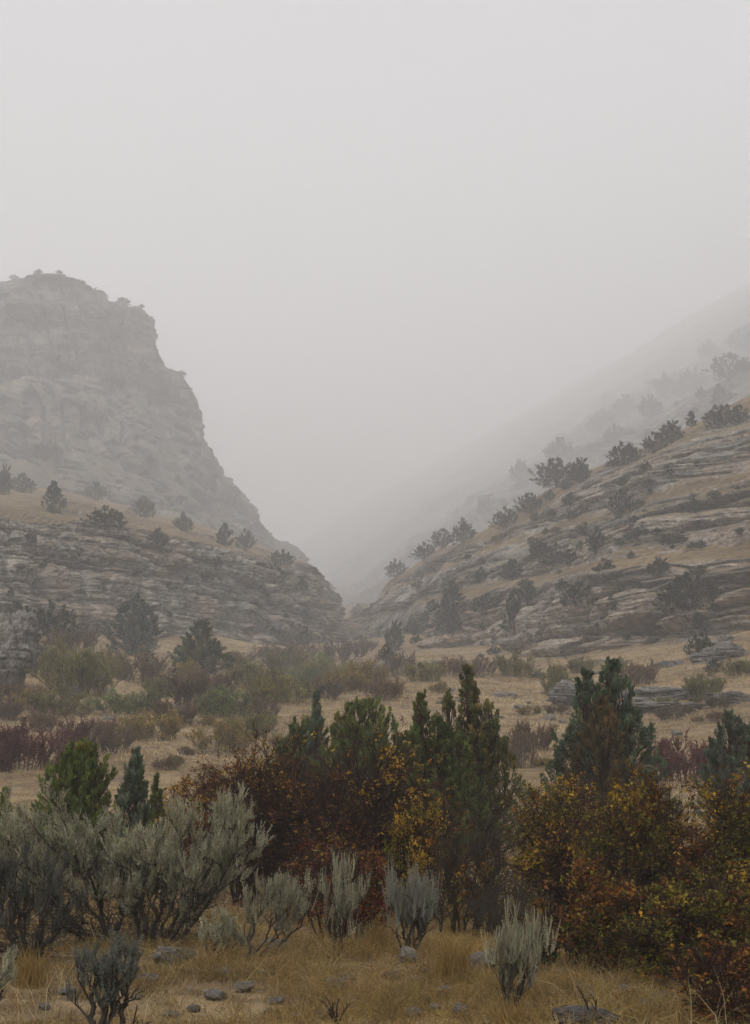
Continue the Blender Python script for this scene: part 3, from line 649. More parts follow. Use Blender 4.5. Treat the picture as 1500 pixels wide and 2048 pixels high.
# ------------------------------------------------------------------ bushes on the slope
MP = {'maroon': ([(0.112, 0.036, 0.036), (0.083, 0.030, 0.030), (0.150, 0.060, 0.038)], (0.090, 0.045, 0.042), .75), 'brown': ([(0.154, 0.100, 0.051), (0.198, 0.126, 0.056), (0.118, 0.082, 0.048)], (0.112, 0.075, 0.063), .6),
      'olive': ([(0.193, 0.182, 0.057), (0.151, 0.151, 0.050), (0.243, 0.213, 0.068)], (0.105, 0.083, 0.053), 1.0), 'gold': ([(0.332, 0.225, 0.061), (0.254, 0.186, 0.057), (0.215, 0.176, 0.051)], (0.112, 0.083, 0.053), 1.0),
      'green': ([(0.142, 0.173, 0.053), (0.112, 0.142, 0.046), (0.182, 0.203, 0.063)], (0.090, 0.075, 0.053), 1.1), 'plum': ([(0.131, 0.094, 0.057), (0.103, 0.075, 0.048), (0.156, 0.112, 0.066)], (.10, .074, .058), .55)}
PROTO = {}
def proto_parts(kind, v):
    if (kind, v) not in PROTO:
        pal, tw, lf = MP[kind]
        PROTO[kind, v] = fit(fuzzy_shrub(100 + 17 * v + 31 * list(MP).index(kind), 2.0, 3.6, 3.0, pal, tw, lf * 1.5), 3.6, 2.0, 0, 3.2)
    return PROTO[kind, v]
_pc = {}
def place_parts(name, label, cat, p, parts, w, h, nw, nh, group, rz=0):
    """first of its kind carries the meshes, later ones are copies with the same parts"""
    key = id(parts)
    if key not in _pc:
        o = plant(name, label, cat, p, parts, group); _pc[key] = o
    else:
        o = copy_tree(_pc[key]); o['label'] = label; o['category'] = cat; o['group'] = group; o.name = name; o.location = p
    o.scale = (w / nw, w / nw, h / nh); o.rotation_euler.z = rz
    return o
SR = random.Random(5)
SHRUBS = [
 ('maroon', 60, 1538, 150, 84, 'dark maroon shrub in the row at the left edge, its crown tinged orange'),
 ('maroon', -15, 1545, 110, 86, 'maroon shrub cut by the left edge'),
 ('maroon', 145, 1512, 90, 76, 'purple red shrub ending the maroon row, above the bushy green juniper'),
 ('brown', 222, 1508, 90, 56, 'brown shrub between the maroon row and the golden bush'),
 ('gold', 300, 1478, 120, 54, 'golden olive rounded bush alone in the pale grass'),
 ('gold', 440, 1505, 140, 62, 'amber olive bush just behind the orange topped shrub'),
 ('olive', 505, 1472, 110, 48, 'olive bush left of the low spreading juniper'),
 ('green', 255, 1425, 130, 44, 'low green bush above the golden bush'),
 ('olive', 125, 1428, 140, 50, 'flat olive bush below the pale boulder'),
 ('brown', 78, 1462, 70, 40, 'small grey brown bush above the maroon row'),
 ('olive', 160, 1392, 150, 94, 'large mounded olive bush just right of the leftmost rock outcrop'),
 ('olive', 95, 1358, 90, 70, 'olive bush against the foot of the leftmost rock outcrop'),
 ('plum', 275, 1365, 150, 64, 'leafless plum coloured bush below the grey green pine'),
 ('brown', 28, 1402, 100, 44, 'brown brush under the leftmost rock outcrop'),
 ('plum', 395, 1412, 150, 66, 'plum brown bush in the middle of the slope thicket'),
 ('brown', 345, 1450, 100, 46, 'brown bush behind the golden bush'),
 ('green', 452, 1432, 130, 54, 'rounded green bush in the middle of the slope'),
 ('olive', 560, 1405, 120, 64, 'olive bush on the slope above the low spreading juniper'),
 ('olive', 500, 1375, 90, 50, 'olive bush right of the spreading green conifer'),
 ('olive', 570, 1345, 100, 46, 'olive bush near the foot of the left cliff'),
 ('gold', 375, 1368, 50, 44, 'small upright golden bush below the spreading green conifer'),
 ('gold', 690, 1388, 100, 50, 'golden brown bush at the canyon mouth behind the round topped juniper'),
 ('brown', 768, 1398, 80, 44, 'brown bush left of the tall thin juniper'),
 ('plum', 590, 1322, 90, 38, 'plum bush at the toe of the left cliff'),
 ('plum', 682, 1322, 100, 46, 'plum bush filling the mouth of the gully'),
 ('brown', 745, 1345, 60, 34, 'brown bush on the right side of the gully'),
 ('green', 642, 1348, 32, 44, 'small blue green bush at the canyon mouth'),
 ('plum', 640, 1400, 90, 44, 'plum brown bush behind the slim juniper spire'),
 ('brown', 1065, 1505, 90, 62, 'brown bush on the grass between the two big junipers'),
 ('plum', 1038, 1535, 70, 66, 'wispy plum bush touching the tall thin juniper'),
 ('olive', 1032, 1352, 90, 50, 'grey olive bush below the arched rock face'),
 ('olive', 1115, 1395, 60, 66, 'olive bush beside the layered block of rock'),
 ('brown', 1278, 1370, 70, 48, 'dark brown bush on the grassy slope behind the blue green juniper'),
 ('olive', 1405, 1395, 90, 46, 'olive bush on the ledge at the right'),
 ('olive', 1243, 1345, 56, 30, 'small olive bush under the overhanging cliff foot'),
 ('maroon', 1370, 1562, 130, 84, 'maroon thicket between the blue green and the right edge juniper'),
 ('maroon', 1450, 1560, 120, 76, 'maroon thicket behind the right edge juniper'),
 ('brown', 335, 1540, 60, 30, 'low brown tuft of brush in the pale grass left of the orange shrub'),
 ('brown', 480, 1330, 60, 26, 'dark brown bush at the cliff foot beside the spreading green conifer'),
 ('gold', 610, 1470, 80, 40, 'golden bush hidden behind the low spreading juniper'),
 ('plum', 1340, 1440, 60, 30, 'plum bush on the ledge above the maroon thicket'),
 ('plum', 800, 1350, 60, 46, 'plum bush at the foot of the right cliff'),
 ('olive', 1480, 1350, 70, 30, 'olive bush at the right edge among the ledges'),
 ('plum', 520, 1440, 80, 44, 'plum bush under the rounded green one'),
 ('olive', 690, 1350, 60, 30, 'olive bush low in the gully mouth'),
 ('brown', 200, 1470, 80, 34, 'brown bush above the golden bush and left of it'),
 ('olive', 480, 1352, 80, 44, 'olive bush touching the right side of the spreading green conifer'),
 ('olive', 640, 1372, 110, 56, 'wide olive bush in front of the gully mouth'),
 ('green', 600, 1378, 80, 44, 'green bush left of the wide olive one before the gully'),
 ('gold', 730, 1372, 90, 46, 'straw gold bush right of the gully mouth'),
 ('brown', 540, 1318, 80, 36, 'brown bush on the toe of the left cliff, left of the plum one'),
 ('plum', 720, 1308, 60, 36, 'plum bush deep in the gully'),
 ('olive', 210, 1350, 80, 50, 'olive bush between the mounded one and the grey green pine'),
 ('plum', 150, 1305, 90, 50, 'dark plum bush under the dark rounded juniper'),
 ('olive', 330, 1395, 90, 44, 'olive bush left of the plum brown thicket'),
 ('brown', 420, 1385, 80, 44, 'brown bush under the spreading green conifer'),
 ('gold', 530, 1405, 90, 44, 'golden olive bush in the thicket right of the plum brown one'),
 ('olive', 845, 1362, 80, 40, 'olive bush at the foot of the right cliff, left of the tall thin juniper'),
 ('brown', 905, 1352, 70, 40, 'brown bush at the right cliff foot behind the tall thin juniper'),
 ('plum', 960, 1352, 70, 36, 'plum bush at the right cliff foot just right of the tall thin juniper'),
 ('olive', 1160, 1345, 60, 30, 'olive bush at the foot of the overhang behind the blue green juniper'),
 ('gold', 60, 1420, 90, 40, 'golden brown brush below the leftmost rock outcrop'),
 ('plum', 0, 1440, 90, 44, 'plum brush cut by the left edge above the maroon row'),
]
cnt = {}
for kind, px, py, w, h, lab in SHRUBS:
    p = hit(px, py)
    if p is None: print('MISS', px, py); continue
    v = cnt.get(kind, 0) % 3; cnt[kind] = cnt.get(kind, 0) + 1
    d = (Vector(p) - Vector(CAM)).length
    place_parts('shrub', lab, 'shrub', p, proto_parts(kind, v), w * d / F * .95, h * d / F * 1.0, 3.6, 2.0, 'bushes on the grassy slope', SR.uniform(-.6, .6))

# ------------------------------------------------------------------ conifers on and below the cliffs
FP = {}
def far_proto(kind, v):
    if (kind, v) not in FP:
        s = 300 + 13 * v + 7 * len(kind)
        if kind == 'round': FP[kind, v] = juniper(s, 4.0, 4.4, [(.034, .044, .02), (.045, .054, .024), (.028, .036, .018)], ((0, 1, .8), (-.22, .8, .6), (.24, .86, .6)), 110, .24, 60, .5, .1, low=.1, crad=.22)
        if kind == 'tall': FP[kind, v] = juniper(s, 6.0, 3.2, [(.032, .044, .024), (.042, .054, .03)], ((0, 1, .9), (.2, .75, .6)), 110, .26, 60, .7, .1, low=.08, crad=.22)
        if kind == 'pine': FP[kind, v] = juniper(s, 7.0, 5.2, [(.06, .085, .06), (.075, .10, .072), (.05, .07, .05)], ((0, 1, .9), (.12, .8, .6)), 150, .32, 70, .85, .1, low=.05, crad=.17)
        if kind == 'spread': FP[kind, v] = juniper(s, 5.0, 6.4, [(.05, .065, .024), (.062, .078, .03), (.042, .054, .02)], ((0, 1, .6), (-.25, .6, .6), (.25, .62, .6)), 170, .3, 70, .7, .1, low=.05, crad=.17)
        nw_, nh_ = {'round': (4.4, 4.0), 'tall': (3.2, 6.0), 'pine': (5.2, 7.0), 'spread': (6.4, 5.0)}[kind]
        FP[kind, v] = (fit(FP[kind, v], nw_, nh_), {'round': (4.4, 4.0), 'tall': (3.2, 6.0), 'pine': (5.2, 7.0), 'spread': (6.4, 5.0)}[kind])
    return FP[kind, v]
GL, GR, GT, GF = 'junipers along the left cliff', 'junipers on the right cliff', 'trees on the rock tower', 'trees fading into the fog'
TREES = [
 ('pine', 268, 1312, 110, 112, 'grey green pine standing at the foot of the left cliff', GL),
 ('spread', 402, 1345, 118, 96, 'spreading green conifer at the foot of the left cliff', GL),
 ('round', 112, 1292, 100, 80, 'dark rounded juniper at the cliff foot left of the grey green pine', GL),
 ('round', 35, 1278, 80, 66, 'dark juniper behind the leftmost rock outcrop', GL),
 ('round', 208, 1057, 74, 42, 'wide juniper on the grassy bench of the left cliff', GL),
 ('round', 315, 1093, 46, 36, 'lone round juniper on the lip of the left cliff', GL),
 ('tall', 104, 1026, 40, 60, 'upright juniper cluster on the bench near the left edge', GL),
 ('round', 45, 985, 50, 36, 'juniper at the back of the bench near the left edge', GL),
 ('round', 8, 990, 40, 56, 'juniper on the bench cut by the left edge', GL),
 ('round', 430, 1137, 28, 24, 'small juniper on the ledge below the bench, right of the lone one', GL),
 ('round', 412, 1165, 30, 26, 'small juniper lower on the left cliff face', GL),
 ('round', 548, 1165, 44, 36, 'juniper on the right end of the left cliff', GL),
 ('round', 605, 1182, 30, 24, 'last small juniper on the nose of the left cliff', GL),
 ('tall', 450, 1092, 30, 44, 'slim juniper at the back of the bench, under the tower', GL),
 ('round', 610, 1290, 34, 36, 'juniper low on the nose of the left cliff above the gully', GL),
 ('round', 285, 1035, 50, 40, 'foggy juniper where the bench meets the tower', GL),
 ('round', 365, 1062, 46, 34, 'foggy juniper at the tower foot right of the bench grass', GL),
 ('round', 190, 1000, 50, 34, 'foggy juniper at the tower foot above the wide bench juniper', GL),
 ('round', 490, 1100, 40, 40, 'foggy juniper below the right shoulder of the tower', GL),
 ('round', 560, 1130, 50, 30, 'foggy juniper on the slope running down to the gully', GL),
 ('round', 160, 1200, 26, 20, 'tiny bush on the middle ledges of the left cliff', GL),
 ('round', 60, 1085, 24, 22, 'tiny juniper on the upper ledges near the left edge', GL),
 ('round', 75, 560, 26, 16, 'tree at the summit of the rock tower', GT), ('round', 28, 568, 26, 14, 'tree left of the summit on the tower top', GT),
 ('round', 118, 562, 24, 14, 'low tree right of the summit on the tower top', GT), ('round', 165, 572, 26, 14, 'tree on the tower top before the edge drops', GT),
 ('tall', 206, 588, 16, 20, 'tree at the first corner of the tower top', GT), ('round', 245, 614, 30, 18, 'tree on the step below the tower top', GT),
 ('round', 282, 634, 24, 14, 'tree at the outer corner of the upper tower', GT), ('round', 362, 752, 26, 18, 'bush on the shoulder halfway down the tower edge', GT),
 ('round', 222, 780, 50, 40, 'dark tree patch high on the tower face', GT), ('round', 130, 745, 44, 34, 'tree on the upper ledge of the tower face', GT),
 ('round', 60, 800, 40, 30, 'tree on the tower face near the left edge', GT), ('round', 245, 862, 30, 24, 'tree in the middle of the tower face', GT),
 ('round', 40, 870, 50, 34, 'tree low on the tower face near the left edge', GT), ('round', 90, 920, 60, 36, 'tree at the base of the tower near the left edge', GT),
 ('round', 300, 930, 30, 26, 'small tree on the lower right of the tower face', GT), ('round', 430, 960, 26, 22, 'bush on the tower edge above the gully', GT),
 ('round', 165, 850, 30, 24, 'tree left of the middle of the tower face', GT),
 ('round', 1378, 1232, 108, 80, 'largest dark juniper growing from the right cliff face', GR),
 ('round', 1412, 1262, 60, 44, 'juniper just below the largest one on the right cliff', GR),
 ('tall', 906, 1226, 46, 60, 'upright juniper on the lower left of the right cliff', GR),
 ('round', 902, 1268, 56, 54, 'dark juniper just below the upright one on the right cliff', GR),
 ('round', 976, 1228, 60, 38, 'juniper on the ledge left of the dark gully trees', GR),
 ('tall', 1030, 1262, 42, 80, 'tall dark juniper in the cleft left of the arched rock', GR),
 ('round', 1055, 1205, 46, 44, 'juniper above the cleft left of the arched rock', GR),
 ('round', 1106, 1176, 56, 42, 'round juniper on top of the arched rock', GR),
 ('round', 1160, 1216, 74, 48, 'juniper hanging in front of the arched rock', GR),
 ('round', 1210, 1160, 56, 40, 'pair of joined junipers above the hanging one', GR),
 ('round', 960, 1166, 38, 30, 'small juniper on the middle ledge above the upright one', GR),
 ('round', 1025, 1160, 50, 40, 'juniper on the middle ledge left of the round one', GR),
 ('round', 1080, 1116, 50, 38, 'juniper in the centre of the right cliff', GR),
 ('round', 1192, 1104, 50, 46, 'juniper beside the bulging pale buttress', GR),
 ('round', 1140, 1130, 40, 30, 'brown tinged juniper left of the bulging buttress', GR),
 ('round', 1320, 1150, 60, 32, 'low juniper on the ledge above the largest one', GR),
 ('round', 1390, 1026, 30, 28, 'lone juniper high on the cliff at the right', GR),
 ('round', 1243, 1030, 50, 46, 'juniper under the upper cliff band', GR),
 ('round', 1172, 1072, 30, 26, 'small juniper above the bulging buttress', GR),
 ('round', 1276, 1122, 30, 22, 'small bush on the buttress top', GR),
 ('round', 1060, 1040, 60, 38, 'hazy juniper on the crest above the centre', GR),
 ('round', 1010, 1072, 52, 42, 'hazy juniper lower along the crest', GR),
 ('round', 928, 1086, 48, 44, 'hazy juniper on the low end of the crest', GR),
 ('round', 886, 1084, 48, 38, 'hazy juniper behind the low end of the crest', GR),
 ('round', 848, 1108, 44, 34, 'hazy juniper near the nose of the right cliff', GR),
 ('round', 795, 1142, 42, 34, 'hazy juniper on the nose of the right cliff', GR),
 ('round', 1112, 986, 90, 56, 'wide hazy juniper clump on the crest', GR),
 ('round', 1162, 980, 56, 48, 'hazy juniper right of the wide crest clump', GR),
 ('round', 1252, 944, 60, 44, 'juniper at the step in the crest', GR),
 ('round', 1310, 920, 50, 40, 'left one of two touching crest junipers', GR),
 ('round', 1345, 900, 60, 42, 'right one of two touching crest junipers', GR),
 ('tall', 1384, 868, 20, 30, 'little upright tree on the crest', GR),
 ('round', 1440, 868, 60, 42, 'big juniper on the crest near the right edge', GR),
 ('round', 1478, 862, 44, 36, 'juniper on the crest touching the right edge', GR),
 ('round', 790, 1302, 50, 56, 'juniper at the left foot of the right cliff', GR),
 ('round', 770, 1330, 40, 40, 'bush in the gully below the right cliff', GR),
 ('round', 825, 1268, 30, 30, 'small juniper on the left end of the right cliff', GR),
 ('round', 1290, 960, 26, 24, 'bush on the upper cliff band below the crest', GR),
 ('round', 1398, 1314, 54, 44, 'dark juniper on the grassy terrace above the ledges', GR),
 ('round', 1430, 1348, 40, 30, 'dark low juniper among the ledges at the right', GR),
 ('round', 1440, 1235, 40, 50, 'juniper in the shade at the right of the largest one', GR),
 ('round', 1385, 800, 60, 50, 'foggy tree rising just behind the crest', GF), ('tall', 1440, 830, 30, 46, 'foggy upright tree behind the crest near the right edge', GF),
 ('round', 1460, 760, 70, 50, 'foggy tree higher on the far slope near the right edge', GF), ('round', 1300, 850, 60, 44, 'foggy tree behind the two touching crest junipers', GF),
 ('round', 1200, 880, 60, 44, 'foggy tree behind the step in the crest', GF), ('round', 1230, 900, 40, 36, 'foggy tree close behind the step in the crest', GF),
 ('round', 1490, 700, 60, 44, 'very faint tree high on the far slope at the right edge', GF), ('round', 1330, 790, 50, 40, 'very faint tree in the middle of the far slope', GF),
 ('round', 1120, 930, 60, 40, 'foggy tree behind the wide crest clump', GF), ('round', 1040, 975, 50, 40, 'foggy tree behind the lower crest', GF),
 ('round', 1420, 720, 50, 40, 'very faint tree on the far slope above the foggy upright one', GF), ('round', 1250, 830, 50, 40, 'very faint tree left of the middle of the far slope', GF),
 ('round', 980, 1040, 50, 36, 'foggy tree beyond the low end of the crest', GF),
]
cnt = {}
for kind, px, py, w, h, lab, grp in TREES:
    p = None
    for dy in range(-44 if ' top' in lab or 'summit' in lab or 'outer corner' in lab else -14 if 'crest' in lab else 0, 60, 3):
        p = hit(px, py + dy)
        if p is not None and p.y < (330 if grp == GR else 1400): break
    if p is None or (grp == GR and p.y > 330): print('MISS', lab); continue
    v = cnt.get(kind, 0) % 3; cnt[kind] = cnt.get(kind, 0) + 1
    parts, (nw, nh) = far_proto(kind, v if kind == 'round' or kind == 'tall' else 0)
    d = (Vector(p) - Vector(CAM)).length
    if grp == GT: q_ = SR.uniform(.5, 1.0); w, h = w * q_, h * q_ * SR.uniform(.7, 1.1)
    p = Vector(p); p.z -= .1 * h * d / F
    place_parts('pine_tree' if kind in ('pine', 'spread') else 'juniper_tree', lab, 'conifer' if kind in ('pine', 'spread') else 'juniper', p, parts, w * d / F * 1.08, h * d / F * 1.15, nw, nh, grp, SR.uniform(0, 6.28))

# small brush dotted over the ledges
def scatter(n, poly, lo, hi, label, group, seed):
    rng = random.Random(seed); k = 0
    xs = [q[0] for q in poly]; ys = [q[1] for q in poly]
    while k < n:
        px, py = rng.uniform(min(xs), max(xs)), rng.uniform(min(ys), max(ys)); ins = False
        for q in range(len(poly)):
            (xa, ya), (xb, yb) = poly[q], poly[q - 1]
            if (ya > py) != (yb > py) and px < (xb - xa) * (py - ya) / (yb - ya) + xa: ins = not ins
        if not ins or vnoise(px / 60, py / 40, 0, seed) < -.1: continue
        k += 1; p = hit(px, py)
        if p is None: continue
        d = (Vector(p) - Vector(CAM)).length; w = rng.uniform(lo, hi); parts, (nw, nh) = far_proto('round', k % 3)
        p = Vector(p); p.z -= .15 * w * d / F
        place_parts('ledge_bush', label, 'bush', p, parts, w * d / F, w * rng.uniform(.5, .9) * d / F, nw, nh, group, rng.uniform(0, 6))
scatter(90, [(800, 1190), (1100, 1010), (1500, 880), (1500, 1240), (1100, 1310), (820, 1330)], 10, 34, 'small dark bush growing on the stepped ledges of the right cliff', 'small bushes on the right cliff ledges', 3)
scatter(40, [(0, 1040), (420, 1120), (640, 1190), (640, 1290), (420, 1290), (0, 1240)], 9, 20, 'small dark bush growing on the grey ledges of the left cliff', 'small bushes on the left cliff ledges', 4)
scatter(34, [(0, 640), (280, 660), (380, 820), (480, 1030), (300, 1000), (0, 940)], 12, 30, 'faint bush clinging to the foggy face of the rock tower', 'bushes on the tower face', 5)
scatter(26, [(1500, 640), (1500, 800), (1250, 920), (1000, 1060), (1000, 930), (1250, 780)], 14, 40, 'faint tree on the far slope in the fog', 'faint trees on the far slope', 6)

# low brush and loose stones between the bushes of the slope
_r = random.Random(21); _k = 0
while _k < 46:
    px, py = _r.uniform(0, 1500), _r.uniform(1335, 1535)
    p = hit(px, py)
    if p is None or p.y > 170 or vnoise(px / 90, py / 40, 0, 8) < 0: continue
    kind = _r.choice(['brown', 'plum', 'olive', 'gold']); d = (Vector(p) - Vector(CAM)).length; w = _r.uniform(18, 50); _k += 1
    place_parts('low_brush', 'knee high tuft of dull brush in the dry grass of the middle slope', 'bush', p, proto_parts(kind, _k % 3), w * d / F, w * _r.uniform(.35, .6) * d / F, 3.6, 2.0, 'low brush between the larger bushes', _r.uniform(0, 6))

# ------------------------------------------------------------------ rocks
def rock_material(name, c1, c2, c3):
    m, nt, b = new_mat(name); tc = N(nt, 'ShaderNodeTexCoord'); oi = N(nt, 'ShaderNodeObjectInfo')
    n1 = noise_at(nt, tc.outputs['Object'], 3, 6, .65); n2 = noise_at(nt, tc.outputs['Object'], 16, 6, .7)
    base = ramp(nt, n1, [(.35, c1), (.5, c2), (.66, c3)]).outputs[0]
    li = mixc(nt, 1.0, base, ramp(nt, n2, [(.33, (.4, .4, .4)), (.5, (1., 1., 1.)), (.7, (1.35, 1.33, 1.3))]).outputs[0], 'MULTIPLY')
    mr = N(nt, 'ShaderNodeMapRange'); nt.links.new(oi.outputs['Random'], mr.inputs[0]); mr.inputs[3].default_value = .75; mr.inputs[4].default_value = 1.2
    hs = N(nt, 'ShaderNodeHueSaturation'); nt.links.new(li, hs.inputs['Color']); nt.links.new(mr.outputs[0], hs.inputs['Value'])
    nt.links.new(hs.outputs[0], b.inputs['Base Color']); b.inputs['Roughness'].default_value = .9; b.inputs['Specular IOR Level'].default_value = .15
    bp = N(nt, 'ShaderNodeBump', Strength=.7, Distance=.03); nt.links.new(n2, bp.inputs['Height']); nt.links.new(bp.outputs[0], b.inputs['Normal'])
    return m
STONE = rock_material('limestone', (.16, .155, .15), (.28, .272, .26), (.40, .39, .37))
STONE_BIG = rock_material('weathered_limestone', (.085, .078, .07), (.17, .157, .14), (.26, .24, .215))
def rock_mesh(seed, n=40, bedded=0, ax=(1, 1, .6), cut=.25, rough=.12):
    """boulder: a cube-sphere pushed about by noise, chopped by flat planes and optionally split into beds"""
    rng = np.random.default_rng(seed); VV, QQ, off = [], [], 0
    g = np.linspace(-1, 1, n); A, B = np.meshgrid(g, g, indexing='ij'); one = np.ones_like(A)
    for f_, (u, v, w) in enumerate([(A, B, one), (B, A, -one), (one, A, B), (-one, B, A), (B, one, A), (A, -one, B)]):
        p = nrm(np.stack([u, v, w], -1).reshape(-1, 3)); i = np.arange(n * n).reshape(n, n) + off
        VV.append(p); QQ.append(np.stack([i[:-1, :-1], i[1:, :-1], i[1:, 1:], i[:-1, 1:]], -1).reshape(-1, 4)); off += n * n
    p = np.concatenate(VV); Q = np.concatenate(QQ)
    r = 1 + .25 * fbm(p[:, 0] * 1.2 + seed, p[:, 1] * 1.2, p[:, 2] * 1.2, 3, seed)
    P_ = p * r[:, None]
    for k in range(9):                                    # flat fracture faces
        d = rdir(rng, 1)[0]; lim = rng.uniform(.55, .9); e = P_ @ d - lim; P_ = P_ - np.maximum(e, 0)[:, None] * d * (1 - cut * .2)
    if bedded:
        zz = P_[:, 2] * bedded + .5 * vnoise(P_[:, 0] * 1.3, P_[:, 1] * 1.3, 0, seed); i = np.floor(zz); t = zz - i
        ang = np.arctan2(P_[:, 1], P_[:, 0]); j = np.floor(ang * 2.5 + _h(i, 0 * i, 0 * i, seed) * 6)
        off_ = .2 * (_h(i, 0 * i, 0 * i + 1, seed) - .5) + .26 * (_h(i, j, 0 * i, seed + 3) - .5) - .09 * np.exp(-(np.minimum(t, 1 - t) / .12) ** 2)
        hd = P_.copy(); hd[:, 2] = 0; P_ = P_ + hd * off_[:, None]
    P_ = P_ + p * (rough * fbm(P_[:, 0] * 4, P_[:, 1] * 4, P_[:, 2] * 4, 5, seed + 9, .6))[:, None]
    return quads_mesh('rock', P_ * np.array(ax), Q, smooth=False)
def stone(name, label, px, py, w, h, me, mat, group=None, sink=.3, depth=.8, rz=0):
    p = hit(px, py); d = (Vector(p) - Vector(CAM)).length
    o = link(name, me, mat); W, H = w * d / F, h * d / F
    o.scale = (W / 2, W / 2 * depth, H / 2 / (1 - sink * .5)); o.location = (p.x, p.y + W / 2 * depth * .5, p.z + H * (.5 - sink)); o.rotation_euler.z = rz
    tag(o, label, 'rock', group); return o
RM = [rock_mesh(500 + k, 26, 0, (1, 1, 1)) for k in range(7)]
stone('boulder', 'pale pitted boulder sitting in the grass below the large mounded olive bush', 140, 1392, 52, 34, rock_mesh(520, 50, 0, (1, 1, 1)), STONE_BIG)
stone('rock_outcrop', 'rounded layered rock outcrop cut by the left edge', 8, 1372, 110, 165, rock_mesh(521, 120, 5, (1, 1, 1), rough=.28), STONE_BIG, sink=.12, depth=1.1)
stone('rock_outcrop', 'grey layered block of rock behind the blue green juniper', 1140, 1412, 70, 62, rock_mesh(522, 80, 6, (1, 1, 1)), STONE_BIG, sink=.2, depth=1.2)
LEDGES = [(1330, 1420, 220, 34, 'long low rock ledge on the slope at the right, above the maroon thicket'), (1450, 1318, 120, 50, 'broken rock ledge beside the terrace juniper'), (1360, 1395, 190, 40, 'dark rock ledge under the olive bush at the right'),
          (1470, 1405, 110, 34, 'rock ledge touching the right edge of the slope'), (1250, 1395, 110, 26, 'short rock ledge behind the blue green juniper'), (1100, 1352, 70, 14, 'flat slabs at the foot of the overhang'), (1330, 1335, 60, 26, 'rock hump on the grassy terrace'),
          (1452, 1288, 46, 26, 'pale block on the grassy terrace'), (1010, 1395, 60, 14, 'half buried slabs on the grass right of the tall thin juniper'), (1060, 1418, 70, 16, 'low slab in the pale grass between the junipers'), (980, 1435, 60, 12, 'flat stone behind the tall thin juniper'), (1200, 1328, 60, 14, 'stone rib at the cliff foot')]
for k, (px, py, w, h, lab) in enumerate(LEDGES):
    stone('rock_ledge', lab, px, py, w, h, rock_mesh(540 + k, 70, 2.2 + k % 3 * .7, (1, 1, 1), rough=.3), STONE_BIG, 'rock ledges on the right slope', .42, .6)
BL = [(425, 1388, 26, 14, 'small boulder in the grass left of the olive bush'), (525, 1385, 22, 12, 'grey stone peeking from the thicket above the rounded green bush'), (682, 1385, 24, 14, 'stone beside the golden brown bush at the canyon mouth'), (360, 1420, 40, 14, 'flat stone behind the rounded green bush'),
      (215, 1440, 24, 10, 'flat stone above the golden bush'), (720, 1275, 36, 18, 'pale block in the gully'), (745, 1295, 30, 20, 'second block in the gully, nearer the right cliff'), (700, 1300, 26, 16, 'block at the bottom of the gully'), (870, 1340, 40, 30, 'boulder fallen from the right cliff'), (765, 1350, 40, 36, 'upright boulder right of the gully'), (640, 1275, 34, 22, 'block on the nose of the left cliff above the gully'),
      (1100, 1440, 26, 16, 'stone left of the blue green juniper'), (1355, 1470, 30, 14, 'stone above the maroon thicket'), (1300, 1468, 34, 12, 'pale stone right of the blue green juniper')]
for k, (px, py, w, h, lab) in enumerate(BL):
    stone('boulder', lab, px, py, w, h, RM[k % 7], STONE_BIG, 'boulders scattered on the slope', .2, .8, k * 1.7)
_k = 0
while _k < 50:
    px, py = _r.uniform(0, 1500), _r.uniform(1320, 1500)
    p = hit(px, py)
    if p is None or p.y > 170 or vnoise(px / 70, py / 30, 3, 8) < .05: continue
    w = _r.uniform(7, 24); _k += 1
    stone('stone', 'loose grey stone on the dry grass of the middle slope', px, py, w, w * _r.uniform(.35, .7), RM[_k % 7], STONE_BIG, 'loose stones on the middle slope', .25, .8, _r.uniform(0, 6))
NEAR = [(965, 1945, 62, 50, 'largest pale grey rock beside the forked spike sagebrush'), (818, 1925, 50, 34, 'dark grey rock under the pale comb like sagebrush'), (545, 1905, 80, 26, 'wide low grey rock right of the lopsided sagebrush'), (340, 1930, 90, 40, 'broad grey rock below the widest sagebrush'),
        (485, 1895, 30, 16, 'small rock at the stem of the lopsided sagebrush'), (888, 1992, 46, 22, 'pale stone with dark face in the open grass'), (1340, 2000, 70, 16, 'flat grey stone under the low bronze shrub'), (340, 2035, 40, 14, 'whitish flat stone at the bottom edge'), (1108, 1988, 30, 14, 'stone behind the dark mound'), (668, 1985, 60, 30, 'grey rock beside the dead stub')]
for k, (px, py, w, h, lab) in enumerate(NEAR):
    stone('rock', lab, px, py, w, h, RM[(k * 3 + 1) % 7], STONE, 'rocks in the foreground grass', .15, .8, k * 2.1)
SMALL = [(450, 1955), (520, 1950), (600, 1950), (560, 2010), (610, 1925), (740, 1985), (795, 1990), (850, 1945), (905, 1965), (840, 1970), (780, 1960), (1160, 1985), (1250, 1990), (1400, 2020), (710, 2015), (640, 2035), (590, 2040), (480, 1985), (430, 2000), (300, 1965), (270, 2000), (130, 1990),
         (80, 2020), (1150, 2025), (1060, 2025), (930, 2030), (1240, 2030), (870, 2025), (760, 2035), (690, 1960), (1120, 1955), (900, 1935), (1300, 2015), (1350, 2035), (1080, 1990), (385, 2025), (230, 1970), (530, 2030), (980, 2010), (1190, 2005), (820, 2035), (655, 2005)]
for k, (px, py) in enumerate(SMALL):
    w = SR.uniform(20, 54)
    stone('stone', 'small pale limestone lying half sunk in the foreground grass', px + SR.uniform(-8, 8), py, w, w * SR.uniform(.3, .55), RM[k % 7], STONE, 'small stones in the foreground grass', .12, .8, SR.uniform(0, 6))
